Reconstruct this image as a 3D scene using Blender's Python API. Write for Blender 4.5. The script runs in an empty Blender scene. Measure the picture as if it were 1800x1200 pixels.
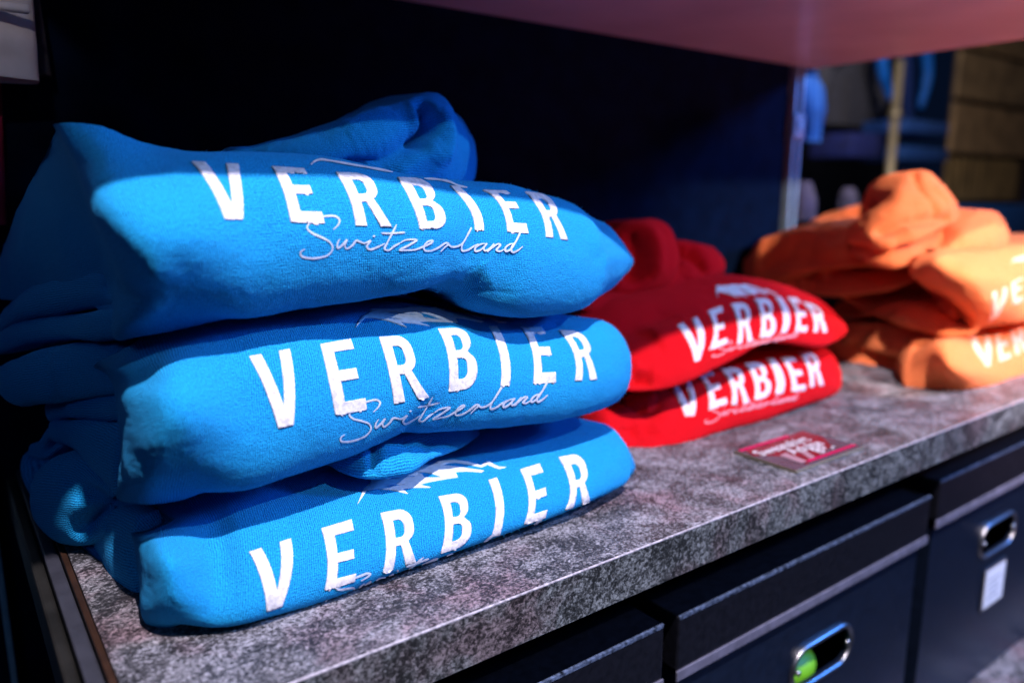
import bpy, bmesh, math, random
import numpy as np
from mathutils import Vector, Matrix
from mathutils.bvhtree import BVHTree

random.seed(4)
rad = math.radians
scene = bpy.context.scene
COL = scene.collection

# ------------------------------------------------------------------ camera
CAM = Vector((0.0, 0.0, 0.24))            # the shelf top is z = 0, its front edge runs along x
YAW, PITCH, FPX = rad(36.85), rad(-10.88), 1352.0
FWD = Vector((math.sin(YAW)*math.cos(PITCH), math.cos(YAW)*math.cos(PITCH), math.sin(PITCH)))
RIGHT = Vector((math.cos(YAW), -math.sin(YAW), 0))
UP = RIGHT.cross(FWD)
cd = bpy.data.cameras.new('camera')
cam = bpy.data.objects.new('camera', cd)
COL.objects.link(cam)
cam.matrix_world = Matrix(((RIGHT.x, UP.x, -FWD.x, CAM.x), (RIGHT.y, UP.y, -FWD.y, CAM.y),
                           (RIGHT.z, UP.z, -FWD.z, CAM.z), (0, 0, 0, 1)))
cd.sensor_width = 36
cd.lens = 36*FPX/1800
cd.clip_start, cd.clip_end = 0.01, 100
cd.dof.use_dof = True
cd.dof.focus_distance = 0.50
cd.dof.aperture_fstop = 3.3
scene.camera = cam

# ------------------------------------------------------------------ world, lamps and added fill lights
world = bpy.data.worlds.new('World')
scene.world = world
world.use_nodes = True
world.node_tree.nodes['Background'].inputs[0].default_value = (0.10, 0.30, 1.0, 1)
world.node_tree.nodes['Background'].inputs[1].default_value = 0.012
scene.view_settings.view_transform = 'Standard'
scene.view_settings.look = 'None'
scene.view_settings.exposure = 0
scene.view_settings.gamma = 1


def lamp(name, kind, loc, target, energy, color, size=0.03, angle=60, blend=0.5, sy=None):
    d = bpy.data.lights.new(name, kind)
    d.energy, d.color = energy, color
    if kind == 'SPOT':
        d.shadow_soft_size, d.spot_size, d.spot_blend = size, rad(angle), blend
    elif kind == 'AREA':
        d.shape, d.size, d.size_y = 'RECTANGLE', size, sy or size
    o = bpy.data.objects.new(name, d)
    COL.objects.link(o)
    o.location = loc
    o.rotation_euler = (Vector(target)-Vector(loc)).to_track_quat('-Z', 'Y').to_euler()
    return o


lamp('ceiling_spot', 'SPOT', (0.13, -0.58, 1.93), (0.50, 0.42, 0.1), 330, (1.0, 0.93, 0.97), 0.022, 78)
lamp('ceiling_spot', 'SPOT', (1.15, -1.15, 1.50), (0.5, 0.5, 0.15), 82, (0.66, 0.80, 1.0), 0.012, 70)
lamp('ceiling_spot', 'SPOT', (1.05, -0.30, 1.75), (1.22, 0.45, 0.1), 120, (1.0, 0.82, 0.74), 0.012, 26, 1.0)
lamp('blue_shop_lamp', 'AREA', (2.25, -0.60, 0.93), (1.0, 0.8, 0.1), 38, (0.05, 0.28, 1.0), 0.25)
lamp('warm_fill', 'SPOT', (0.90, -0.90, 0.92), (1.14, 0.58, 0.10), 210, (1.0, 0.84, 0.76), 0.03, 26, 1.0)  # added fill that brightens the orange folds, not a known shop lamp
lamp('blue_back_fill', 'AREA', (2.2, 1.2, 1.7), (2.1, 2.4, 0.2), 5, (0.1, 0.3, 1.0), 0.5)  # added blue fill for the clothes in the background
lamp('left_blue_fill', 'AREA', (-0.9, -0.4, 1.0), (0.1, 0.6, 0.1), 1.5, (0.08, 0.42, 1.0), 0.4)  # added weak fill keeping the left sleeve ends blue
lamp('sweater_fill', 'SPOT', (-0.25, -0.6, 0.75), (-0.02, 0.74, 0.42), 26, (1.0, 0.93, 0.95), 0.03, 13, 1.0)  # added narrow fill aimed at the white sweater only
lamp('soft_fill', 'AREA', (0.9, -1.6, 0.9), (0.6, 0.5, 0.1), 1.2, (0.45, 0.55, 1.0), 1.2)  # added broad bluish fill from the front, no particular lamp
lamp('pink_bounce_fill', 'SPOT', (1.9, -0.95, -0.25), (1.15, 0.5, 0.45), 42, (1.0, 0.40, 0.66), 0.15, 42, 1.0)  # added up-light standing in for bounce onto the upper shelf's underside
lamp('background_fill', 'AREA', (2.6, 0.9, 1.6), (3.0, 2.4, 0.3), 48, (1.0, 0.88, 0.74), 0.6)  # added warm fill to brighten the plank screen


# ------------------------------------------------------------------ helpers: where a photographed point stands
def ray(px, py):
    return RIGHT*((px-900)/FPX) + UP*((600-py)/FPX) + FWD


def on_y(px, py, y):
    d = ray(px, py)
    return CAM + d*((y-CAM.y)/d.y)


def on_z(px, py, z):
    d = ray(px, py)
    return CAM + d*((z-CAM.z)/d.z)


def to_px(P):
    P = np.asarray(P) - np.array(CAM)
    z = P @ np.array(FWD)
    return np.stack([900+FPX*(P @ np.array(RIGHT))/z, 600-FPX*(P @ np.array(UP))/z], -1)


# ------------------------------------------------------------------ helpers: noise
def _hash(i, j, k, s):
    h = (i*374761393 + j*668265263 + k*2147483647 + s*1274126177) & 0xffffffff
    h = ((h ^ (h >> 13))*1274126177) & 0xffffffff
    return ((h ^ (h >> 16)) & 0xffff)/65535.0


def vnoise(P, seed=0):
    P = np.asarray(P, float)
    I = np.floor(P).astype(np.int64)
    f = P-I
    f = f*f*f*(f*(f*6-15)+10)
    r = 0
    for a in (0, 1):
        for b in (0, 1):
            for c in (0, 1):
                w = (f[:, 0] if a else 1-f[:, 0])*(f[:, 1] if b else 1-f[:, 1])*(f[:, 2] if c else 1-f[:, 2])
                r = r + w*_hash(I[:, 0]+a, I[:, 1]+b, I[:, 2]+c, seed)
    return r*2-1


def fbm(P, seed=0, octv=3):
    r, a = 0, 1.0
    P = np.asarray(P, float)
    for k in range(octv):
        r = r + a*vnoise(P*(2.03**k)+k*17.3, seed+k)
        a *= .5
    return r


# ------------------------------------------------------------------ helpers: objects
def tag(o, label=None, cat=None, group=None, kind=None):
    for k, v in (('label', label), ('category', cat), ('group', group), ('kind', kind)):
        if v:
            o[k] = v
    return o


def empty(name, loc, label, cat, group=None):
    o = bpy.data.objects.new(name, None)
    o.empty_display_size = .02
    o.location = loc
    COL.objects.link(o)
    return tag(o, label, cat, group)


def link(name, me, mat, parent=None, smooth=True):
    o = bpy.data.objects.new(name, me)
    COL.objects.link(o)
    if mat:
        me.materials.append(mat)
    if smooth:
        me.polygons.foreach_set('use_smooth', [True]*len(me.polygons))
    if parent:
        o.parent = parent
        o.matrix_parent_inverse = Matrix.Translation(-Vector(parent.location))
    return o


def mesh_from_bm(bm):
    me = bpy.data.meshes.new('m')
    bm.to_mesh(me)
    bm.free()
    return me


def box_bm(x0, x1, y0, y1, z0, z1, bev=0.0, bm=None, seg=2):
    own = bm is None
    bm = bm or bmesh.new()
    r = bmesh.ops.create_cube(bm, size=1)
    for v in r['verts']:
        v.co = ((x0+x1)/2+v.co.x*(x1-x0), (y0+y1)/2+v.co.y*(y1-y0), (z0+z1)/2+v.co.z*(z1-z0))
    if bev:
        es = list({e for v in r['verts'] for e in v.link_edges})
        bmesh.ops.bevel(bm, geom=es, offset=bev, segments=seg, affect='EDGES', profile=.5)
    return bm


def box(name, dims, mat, parent=None, bev=.001, smooth=False):
    return link(name, mesh_from_bm(box_bm(*dims, bev=bev)), mat, parent, smooth)


def tube_mesh(pts, r, n=16, closed=False):
    """round bar or cord along points; r a number or one radius per point"""
    P = [Vector(p) for p in pts]
    N = len(P)
    rs = r if hasattr(r, '__len__') else [r]*N
    vs, fs = [], []
    nrm = None
    for i in range(N):
        a = P[(i-1) % N] if (closed or i > 0) else P[i]
        b = P[(i+1) % N] if (closed or i < N-1) else P[i]
        t = (b-a).normalized()
        if nrm is None:
            nrm = t.orthogonal().normalized()
        nrm = (nrm-t*nrm.dot(t)).normalized()
        bn = t.cross(nrm)
        for k in range(n):
            q = 2*math.pi*k/n
            vs.append(P[i]+(nrm*math.cos(q)+bn*math.sin(q))*rs[i])
    for i in range(N if closed else N-1):
        j = (i+1) % N
        for k in range(n):
            l = (k+1) % n
            fs.append((i*n+k, i*n+l, j*n+l, j*n+k))
    if not closed:
        fs.append(tuple(range(n))[::-1])
        fs.append(tuple((N-1)*n+k for k in range(n)))
    me = bpy.data.meshes.new('m')
    me.from_pydata([tuple(v) for v in vs], [], fs)
    return me


def catmull(P, n, closed=False):
    """smooth resampling of a point list to n samples, by chord length"""
    P = np.asarray(P, float)
    if len(P) == 2:
        t = np.linspace(0, 1, n)[:, None]
        return P[0]*(1-t)+P[1]*t
    if closed:
        P = np.vstack([P, P[:1]])
    key = P[:, :3]
    d = np.r_[0, np.cumsum(np.maximum(np.linalg.norm(np.diff(key, axis=0), axis=1), 1e-6)**.75)]
    m = np.zeros_like(P)
    m[1:-1] = ((P[2:]-P[1:-1])/(d[2:]-d[1:-1])[:, None]*(d[1:-1]-d[:-2])[:, None] +
               (P[1:-1]-P[:-2])/(d[1:-1]-d[:-2])[:, None]*(d[2:]-d[1:-1])[:, None])/(d[2:]-d[:-2])[:, None]
    m[0] = (P[1]-P[0])/(d[1]-d[0])
    m[-1] = (P[-1]-P[-2])/(d[-1]-d[-2])
    if closed:
        m[0] = m[-1] = (m[0]+m[-1])/2
    s = np.linspace(0, d[-1], n)
    i = np.clip(np.searchsorted(d, s, side='right')-1, 0, len(d)-2)
    h = (d[i+1]-d[i])[:, None]
    t = ((s-d[i])/h[:, 0])[:, None]
    return ((2*t**3-3*t**2+1)*P[i]+(t**3-2*t**2+t)*h*m[i]+(-2*t**3+3*t**2)*P[i+1]+(t**3-t**2)*h*m[i+1])


def cushion(name, cols, mat, parent, nu=120, nf=44, nb=16, ex=.6, cap=(.012, .012), wr=.0012, wf=45,
            feats=(), seed=0, rot=0.0, fine=.0002):
    """A padded roll of folded cloth. Each column: (bottom px, py, y), (top px, py, y), bulge, depth[, bottom sink].
    The front swells out by `bulge`, the hidden back goes in by `depth`; both ends are rounded shut."""
    K = len(cols)
    BT = np.array([[on_y(*(c[0][0] if isinstance(c[0], list) else c[0])), on_y(*(c[0][-1] if isinstance(c[0], list) else c[1]))]
                   for c in cols], float)
    mid = BT.mean(1)
    tk = np.gradient(mid, axis=0)
    tk[:, 2] = 0
    tk /= np.linalg.norm(tk, axis=1)[:, None]+1e-9
    ik = np.stack([-tk[:, 1], tk[:, 0], 0*tk[:, 0]], 1)

    def even(P, n):
        d = np.r_[0, np.cumsum(np.linalg.norm(np.diff(P, axis=0), axis=1))]
        q = np.linspace(0, d[-1], n)
        return np.stack([np.interp(q, d, P[:, a]) for a in range(3)], 1)
    vv = np.linspace(0, 1, 200)[:, None]
    fr, deps = [], []
    for k, c in enumerate(cols):
        if isinstance(c[0], list):
            P = catmull(np.array([on_y(*p) for p in c[0]], float), 200)
            deps.append(c[1])
        else:
            P = BT[k, 0]+(BT[k, 1]-BT[k, 0])*(.5-.5*np.cos(np.pi*vv))-ik[k]*c[2]*np.sin(np.pi*vv)**ex
            deps.append(c[3])
        fr.append(even(P, nf))
    fr = np.array(fr)
    S = catmull(np.c_[mid, fr.reshape(K, -1), np.array(deps)], nu)
    front = S[:, 3:-1].reshape(nu, nf, 3)
    dep = S[:, -1]
    B, T = front[:, 0], front[:, -1]
    M = (B+T)/2
    tg = np.gradient(M, axis=0)
    tg[:, 2] = 0
    tg /= np.linalg.norm(tg, axis=1)[:, None]+1e-9
    for _ in range(6):
        tg[1:-1] = (tg[:-2]+tg[1:-1]*2+tg[2:])/4
    tg /= np.linalg.norm(tg, axis=1)[:, None]
    inw = np.stack([-tg[:, 1], tg[:, 0], 0*tg[:, 0]], 1)
    w = np.linspace(0, 1, nb+2)[1:-1]
    hb = .5+.5*np.cos(np.pi*w)
    pb = np.sin(np.pi*w)**.45
    back = B[:, None]+(T-B)[:, None]*hb[None, :, None]+inw[:, None]*dep[:, None, None]*pb[None, :, None]
    G = np.concatenate([front, back], 1)               # nu x nv x 3
    nv = G.shape[1]
    # end caps
    nc = 8
    def capring(ring, t, L):
        out = []
        c = ring.mean(0)
        for k in range(1, nc+1):
            a = math.pi/2*k/nc
            out.append(c+(ring-c)*max(math.cos(a), .02)+t*L*math.sin(a))
        return out
    lead = capring(G[0], -tg[0], cap[0])[::-1]
    tail = capring(G[-1], tg[-1], cap[1])
    G = np.concatenate([np.array(lead), G, np.array(tail)], 0)
    NU = G.shape[0]

    def normals(G):
        du = np.gradient(G, axis=0)
        dv = (np.roll(G, -1, 1)-np.roll(G, 1, 1))/2
        n = np.cross(du, dv)
        n /= np.linalg.norm(n, axis=2)[:, :, None]+1e-12
        return n
    N = normals(G)
    if (N[NU//2, nf//2] @ inw[len(inw)//2]) > 0:
        N = -N
        flip = True
    else:
        flip = False
    # creases and swellings: polylines of photographed points laid on the surface
    flat = G.reshape(-1, 3).copy()
    fn = N.reshape(-1, 3)
    pxs = to_px(flat)
    viewd = flat-np.array(CAM)
    facing = (viewd*fn).sum(1) < 0
    disp = np.zeros(len(flat))
    for ft in feats:
        line, width, amp = ft[0], ft[1], ft[2]
        pts = []
        for q in catmull(np.array([(a, b, 0) for a, b in line], float), max(2, 10*len(line)))[:, :2]:
            d2 = ((pxs-q)**2).sum(1)+np.where(facing, 0, 1e7)
            pts.append(flat[np.argmin(d2)])
        pts = np.array(pts)
        dm = np.full(len(flat), 1e9)
        prm = np.zeros(len(flat))
        for k in range(len(pts)-1):
            a, b = pts[k], pts[k+1]
            ab = b-a
            L2 = (ab*ab).sum()+1e-12
            tt = np.clip(((flat-a) @ ab)/L2, 0, 1)
            dd = np.linalg.norm(flat-a-tt[:, None]*ab, axis=1)
            sel = dd < dm
            dm[sel] = dd[sel]
            prm[sel] = (k+tt[sel])/max(1, len(pts)-1)
        taper = np.clip(np.minimum(prm, 1-prm)*4+.25, 0, 1) if len(ft) < 4 else 1.0
        disp += amp*taper*np.exp(-(dm/width)**2)
    uvec = np.linspace(0, 1, NU)
    env = np.ones(NU)
    nz = fbm(flat*wf+seed*7.7, seed)*wr*.45 + fbm(flat*wf*.35+seed*3.1, seed+9)*wr*1.2
    nz += vnoise(flat*420, seed+3)*fine
    disp += nz
    flat = flat+fn*disp[:, None]
    G = flat.reshape(NU, nv, 3)
    # uv in metres
    du = np.linalg.norm(np.diff(G, axis=0), axis=2)[:, nf//2]
    U = np.r_[0, np.cumsum(du)]
    dv = np.linalg.norm(np.diff(G, axis=1), axis=2).mean(0)
    V = np.r_[0, np.cumsum(dv)]
    Vw = np.r_[V, V[-1]+dv.mean()]
    vs = flat
    i, j = np.meshgrid(np.arange(NU-1), np.arange(nv), indexing='ij')
    i, j = i.ravel(), j.ravel()
    j2 = (j+1) % nv
    F = np.stack([i*nv+j, (i+1)*nv+j, (i+1)*nv+j2, i*nv+j2], 1)
    Uq = np.stack([U[i], U[i+1], U[i+1], U[i]], 1)
    Vq = np.stack([Vw[j], Vw[j], Vw[j+1], Vw[j+1]], 1)
    if flip:
        F, Uq, Vq = F[:, ::-1], Uq[:, ::-1], Vq[:, ::-1]
    me = bpy.data.meshes.new(name)
    faces = [tuple(r) for r in F.tolist()]
    faces.append(tuple(range(nv)))
    faces.append(tuple((NU-1)*nv+k for k in range(nv))[::-1])
    me.from_pydata(vs.tolist(), [], faces)
    uv = me.uv_layers.new(name='UVMap')
    c, s = math.cos(rot), math.sin(rot)
    uu, vv = Uq.ravel(), Vq.ravel()
    data = np.zeros((len(me.loops), 2))
    data[:len(uu), 0] = uu*c-vv*s
    data[:len(uu), 1] = uu*s+vv*c
    uv.data.foreach_set('uv', data.ravel())
    me.update()
    return link(name, me, mat, parent)


# ------------------------------------------------------------------ materials
def nodes_mat(name):
    m = bpy.data.materials.new(name)
    m.use_nodes = True
    nt = m.node_tree
    return m, nt, nt.nodes['Principled BSDF']


def plain(name, col, rough=.5, metal=0, spec=.5, noise=0.0, scale=60, bump=0.0, emit=None):
    m, nt, b = nodes_mat(name)
    b.inputs['Base Color'].default_value = (*col, 1)
    b.inputs['Roughness'].default_value = rough
    b.inputs['Metallic'].default_value = metal
    b.inputs['Specular IOR Level'].default_value = spec
    if noise or bump:
        tc = nt.nodes.new('ShaderNodeTexCoord')
        n = nt.nodes.new('ShaderNodeTexNoise')
        n.inputs['Scale'].default_value = scale
        n.inputs['Detail'].default_value = 6
        nt.links.new(tc.outputs['Object'], n.inputs['Vector'])
        if noise:
            r = nt.nodes.new('ShaderNodeValToRGB')
            r.color_ramp.elements[0].position, r.color_ramp.elements[1].position = .3, .7
            r.color_ramp.elements[0].color = (*[c*(1-noise) for c in col], 1)
            r.color_ramp.elements[1].color = (*[min(1, c*(1+noise)) for c in col], 1)
            nt.links.new(n.outputs['Fac'], r.inputs['Fac'])
            nt.links.new(r.outputs['Color'], b.inputs['Base Color'])
        if bump:
            bp = nt.nodes.new('ShaderNodeBump')
            bp.inputs['Strength'].default_value = 1
            bp.inputs['Distance'].default_value = bump
            nt.links.new(n.outputs['Fac'], bp.inputs['Height'])
            nt.links.new(bp.outputs['Normal'], b.inputs['Normal'])
    return m


def knit(name, dark, light, period=.0013, sheen=.25, bump=.00035, sheen_col=None):
    """brushed sweatshirt jersey: fine wales across the cloth, flecks and fuzz"""
    m, nt, b = nodes_mat(name)
    L = nt.links.new

    def nd(t, **kw):
        n = nt.nodes.new(t)
        for k, v in kw.items():
            setattr(n, k, v)
        return n

    def mth(op, a, c=None):
        n = nd('ShaderNodeMath', operation=op)
        for q, s in enumerate((a, c)):
            if s is None:
                continue
            if isinstance(s, (int, float)):
                n.inputs[q].default_value = s
            else:
                L(s, n.inputs[q])
        return n.outputs[0]
    uv = nd('ShaderNodeUVMap', uv_map='UVMap')
    warp = nd('ShaderNodeTexNoise')
    warp.inputs['Scale'].default_value = 90
    warp.inputs['Detail'].default_value = 3
    L(uv.outputs[0], warp.inputs['Vector'])
    sep = nd('ShaderNodeSeparateXYZ')
    L(uv.outputs[0], sep.inputs[0])
    wob = mth('MULTIPLY', mth('SUBTRACT', warp.outputs['Fac'], .5), .0022)
    u = mth('ADD', sep.outputs['X'], wob)
    rib = mth('SINE', mth('MULTIPLY', u, 2*math.pi/period))
    st = mth('SINE', mth('ADD', mth('MULTIPLY', sep.outputs['Y'], 2*math.pi/(period*.95)), mth('MULTIPLY', rib, 1.2)))
    n1 = nd('ShaderNodeTexNoise')
    n1.inputs['Scale'].default_value = 1100
    n1.inputs['Detail'].default_value = 3
    L(uv.outputs[0], n1.inputs['Vector'])
    n2 = nd('ShaderNodeTexNoise')
    n2.inputs['Scale'].default_value = 45
    n2.inputs['Detail'].default_value = 5
    L(uv.outputs[0], n2.inputs['Vector'])
    h = mth('ADD', mth('MULTIPLY', rib, .42), mth('MULTIPLY', st, .18))
    # fuzz hides the wales in patches
    h = mth('MULTIPLY', h, mth('ADD', mth('MULTIPLY', n2.outputs['Fac'], 1.3), .15))
    h = mth('ADD', h, mth('MULTIPLY', mth('SUBTRACT', n1.outputs['Fac'], .5), 2.6))
    fac = mth('ADD', mth('MULTIPLY', h, .44), .5)
    ramp = nd('ShaderNodeValToRGB')
    ramp.color_ramp.elements[0].position, ramp.color_ramp.elements[1].position = .12, .95
    ramp.color_ramp.elements[0].color = (*dark, 1)
    ramp.color_ramp.elements[1].color = (*light, 1)
    L(fac, ramp.inputs['Fac'])
    L(ramp.outputs['Color'], b.inputs['Base Color'])
    bp = nd('ShaderNodeBump')
    bp.inputs['Strength'].default_value = 1
    bp.inputs['Distance'].default_value = bump
    L(h, bp.inputs['Height'])
    L(bp.outputs['Normal'], b.inputs['Normal'])
    b.inputs['Roughness'].default_value = .95
    b.inputs['Specular IOR Level'].default_value = .12
    b.inputs['Sheen Weight'].default_value = sheen
    b.inputs['Sheen Roughness'].default_value = .5
    b.inputs['Sheen Tint'].default_value = (*(sheen_col or light), 1)
    return m


BLUE = knit('blue_jersey', (0.0, .06, .30), (.02, .52, 1.0), sheen_col=(.1, .5, 1))
RED = knit('red_jersey', (.42, .0, .004), (.85, .004, .012), period=.0014, sheen_col=(1, .05, .05))
ORANGE = knit('orange_jersey', (.86, .09, .012), (1.0, .36, .14), period=.0014, sheen_col=(1, .45, .2))


def print_mat(name, col, grain):
    m, nt, b = nodes_mat(name)
    L = nt.links.new
    tc = nt.nodes.new('ShaderNodeTexCoord')
    n = nt.nodes.new('ShaderNodeTexNoise')
    n.inputs['Scale'].default_value = 260
    n.inputs['Detail'].default_value = 6
    n.inputs['Roughness'].default_value = .7
    L(tc.outputs['Object'], n.inputs['Vector'])
    r = nt.nodes.new('ShaderNodeValToRGB')
    e = r.color_ramp.elements
    e[0].position, e[1].position = .34, .56
    e[0].color = (*[c*grain for c in col], 1)
    e[1].color = (*col, 1)
    L(n.outputs['Fac'], r.inputs['Fac'])
    L(r.outputs['Color'], b.inputs['Base Color'])
    b.inputs['Roughness'].default_value = .6
    n2 = nt.nodes.new('ShaderNodeTexNoise')
    n2.inputs['Scale'].default_value = 1500
    L(tc.outputs['Object'], n2.inputs['Vector'])
    bp = nt.nodes.new('ShaderNodeBump')
    bp.inputs['Strength'].default_value = .5
    bp.inputs['Distance'].default_value = .0002
    L(n2.outputs['Fac'], bp.inputs['Height'])
    L(bp.outputs['Normal'], b.inputs['Normal'])
    return m


PRINT = print_mat('white_flock_print', (.74, .68, .74), .62)
SCRIPT = print_mat('pale_script_print', (.52, .56, .72), .85)
REDSCRIPT = print_mat('pink_script_print', (.75, .22, .25), .8)
SILVER = print_mat('silver_print', (.95, .47, .32), .8)
GREYPRINT = print_mat('grey_mountain_print', (.74, .74, .80), .8)


def concrete(name, tint=(1, 1, 1), bright=1.0):
    m, nt, b = nodes_mat(name)
    L = nt.links.new
    tc = nt.nodes.new('ShaderNodeTexCoord')

    def noise(scale, det, rough, stretch=None, dist=0):
        n = nt.nodes.new('ShaderNodeTexNoise')
        n.inputs['Scale'].default_value = scale
        n.inputs['Detail'].default_value = det
        n.inputs['Roughness'].default_value = rough
        n.inputs['Distortion'].default_value = dist
        if stretch:
            mp = nt.nodes.new('ShaderNodeMapping')
            mp.inputs['Scale'].default_value = stretch
            L(tc.outputs['Object'], mp.inputs['Vector'])
            L(mp.outputs[0], n.inputs['Vector'])
        else:
            L(tc.outputs['Object'], n.inputs['Vector'])
        return n.outputs['Fac']

    def mth(op, a, c):
        n = nt.nodes.new('ShaderNodeMath')
        n.operation = op
        for q, s in enumerate((a, c)):
            if isinstance(s, (int, float)):
                n.inputs[q].default_value = s
            else:
                L(s, n.inputs[q])
        return n.outputs[0]
    big = noise(22, 6, .6, (1, 1.4, 1.4), .8)
    fine = noise(430, 3, .7, (1, 1.2, 1.2), .6)
    mid = noise(150, 5, .7, None, 1.0)
    s = mth('ADD', mth('MULTIPLY', big, 1.0), mth('MULTIPLY', mid, 1.2))
    s = mth('ADD', s, mth('MULTIPLY', fine, 1.9))
    s = mth('SUBTRACT', s, 1.60)
    r = nt.nodes.new('ShaderNodeValToRGB')
    el = r.color_ramp.elements
    def c(v, q=(1, 1, 1)):
        return (*[x*tint[i]*q[i]*bright for i, x in enumerate((v, v, v))], 1)
    el[0].position, el[0].color = .22, c(.035)
    el[1].position, el[1].color = .86, c(.62)
    for pos, v in ((.38, .10), (.5, .22), (.64, .40)):
        e = el.new(pos)
        e.color = c(v)
    L(s, r.inputs['Fac'])
    # rusty stains
    st = noise(13, 5, .6, None, .5)
    sr = nt.nodes.new('ShaderNodeMapRange')
    sr.inputs['From Min'].default_value, sr.inputs['From Max'].default_value = .50, .62
    sr.inputs['To Max'].default_value = .5
    L(st, sr.inputs['Value'])
    mx = nt.nodes.new('ShaderNodeMix')
    mx.data_type = 'RGBA'
    mx.blend_type = 'MULTIPLY'
    mx.inputs['B'].default_value = (.85, .38, .42, 1)
    L(sr.outputs[0], mx.inputs['Factor'])
    L(r.outputs['Color'], mx.inputs['A'])
    L(mx.outputs['Result'], b.inputs['Base Color'])
    b.inputs['Roughness'].default_value = .42
    b.inputs['Specular IOR Level'].default_value = .35
    bp = nt.nodes.new('ShaderNodeBump')
    bp.inputs['Strength'].default_value = .8
    bp.inputs['Distance'].default_value = .0004
    L(fine, bp.inputs['Height'])
    L(bp.outputs['Normal'], b.inputs['Normal'])
    return m


LAMINATE = concrete('concrete_laminate', (.92, .87, 1.0), .7)
EDGE = concrete('concrete_edge_shaded', (.93, .95, 1.0), .5)  # laminate darkened in colour for the weaker, grazing light on the front
UNDERSIDE = plain('satin_pale_board', (.56, .47, .60), .26, noise=.12, scale=6)
PANEL = plain('matt_black_panel', (.0008, .0045, .018), .8, spec=.04, noise=.3, scale=30)
STEEL = plain('brushed_steel', (.34, .50, .62), .4, .35, noise=.2, scale=40)
DARKSTEEL = plain('dark_steel', (.035, .033, .032), .45, .6, noise=.4, scale=35)
BROWN = plain('brown_edge_band', (.03, .012, .006), .45, noise=.35, scale=50)
PALE = plain('pale_rail', (.05, .05, .07), .4, .3, noise=.2, scale=60)
CARTON = plain('dark_box_board', (.005, .009, .022), .32, spec=.5, noise=.25, scale=120, bump=.0002)
CARTONLID = plain('dark_lid_board', (.006, .006, .010), .34, spec=.6, noise=.35, scale=150, bump=.0003)
WORN = plain('worn_board_edge', (.07, .09, .15), .3, noise=.95, scale=300)
TRIM = plain('grey_lid_lip', (.13, .12, .17), .5, noise=.25, scale=90)
CHROME = plain('polished_rim', (.42, .40, .44), .34, 1)
PAPER = plain('white_card', (.72, .72, .82), .6, noise=.08, scale=80)
INK = plain('grey_ink', (.35, .36, .45), .7)
LIME = plain('lime_plastic', (.15, .42, .012), .5, noise=.15, scale=40)
BLACK = plain('deep_black', (.004, .004, .005), .8)


# ------------------------------------------------------------------ prints laid on the cloth
def arc(cx, cy, rx, ry, a0, a1, n=8):
    return [(cx+rx*math.cos(rad(a0+(a1-a0)*k/n)), cy+ry*math.sin(rad(a0+(a1-a0)*k/n))) for k in range(n+1)]


GLYPH = {
    'V': [[(0, 0), (.29, 0), (.512, .745), (.73, 0), (1, 0), (.67, 1), (.33, 1)]],
    'E': [[(0, 0), (1, 0), (1, .15), (.35, .15), (.35, .425), (.9, .425), (.9, .575), (.35, .575), (.35, .85), (1, .85),
           (1, 1), (0, 1)]],
    'I': [[(0, 0), (1, 0), (1, 1), (0, 1)]],
    'R': [[(0, 0)]+arc(.52, .22, .40, .22, -90, 0)+arc(.52, .33, .40, .22, 0, 62)+[(1, 1), (.69, 1), (.47, .575), (.31, .575),
                                                                               (.31, 1), (0, 1)],
          [(.31, .145)]+arc(.46, .245, .16, .10, -90, 0)+arc(.46, .335, .16, .10, 0, 90)+[(.31, .435)]],
    'B': [[(0, 0)]+arc(.52, .21, .39, .21, -90, 0)+arc(.52, .27, .39, .21, 0, 60)+arc(.56, .69, .44, .22, -52, 0)
          + arc(.56, .76, .44, .24, 0, 90)+[(0, 1)],
          [(.31, .145)]+arc(.46, .235, .16, .09, -90, 0)+arc(.46, .33, .16, .09, 0, 90)+[(.31, .42)],
          [(.31, .55)]+arc(.47, .66, .19, .11, -90, 0)+arc(.47, .745, .19, .11, 0, 90)+[(.31, .855)]],
}


def quad_rows(rows):
    """frame of a letter: left and right points on its top, middle and bottom rows -> map (x, y) to the photo"""
    (tl, tr), (ml, mr), (bl, br) = [[np.array(p, float) for p in r] for r in rows]

    def f(x, y):
        t0, t1, t2 = 2*(y-.5)*(y-1), -4*y*(y-1), 2*y*(y-.5)
        l = tl*t0+ml*t1+bl*t2
        r = tr*t0+mr*t1+br*t2
        return l*(1-x)+r*x
    return f


def frame_of(ch, r):
    r = [list(map(lambda p: np.array(p, float), q)) for q in r]
    if ch == 'V':
        for k, a in ((1, .165), (2, .33)):
            l, q = r[k]
            w = (q-l)/(1-2*a)
            r[k] = [l-w*a, q+w*a]
    return quad_rows(r)


def fill_bm(loops):
    cu = bpy.data.curves.new('c', 'CURVE')
    cu.dimensions = '2D'
    cu.fill_mode = 'BOTH'
    for lp in loops:
        sp = cu.splines.new('POLY')
        sp.points.add(len(lp)-1)
        for q, p in zip(sp.points, lp):
            q.co = (p[0]*.01, -p[1]*.01, 0, 1)
        sp.use_cyclic_u = True
    ob = bpy.data.objects.new('c', cu)
    COL.objects.link(ob)
    bpy.context.view_layer.update()
    me = bpy.data.meshes.new_from_object(ob.evaluated_get(bpy.context.evaluated_depsgraph_get()))
    bpy.data.objects.remove(ob)
    bpy.data.curves.remove(cu)
    bm = bmesh.new()
    bm.from_mesh(me)
    bpy.data.meshes.remove(me)
    for v in bm.verts:
        v.co = (v.co.x*100, -v.co.y*100, 0)
    bmesh.ops.remove_doubles(bm, verts=bm.verts, dist=.01)
    return bm


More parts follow.
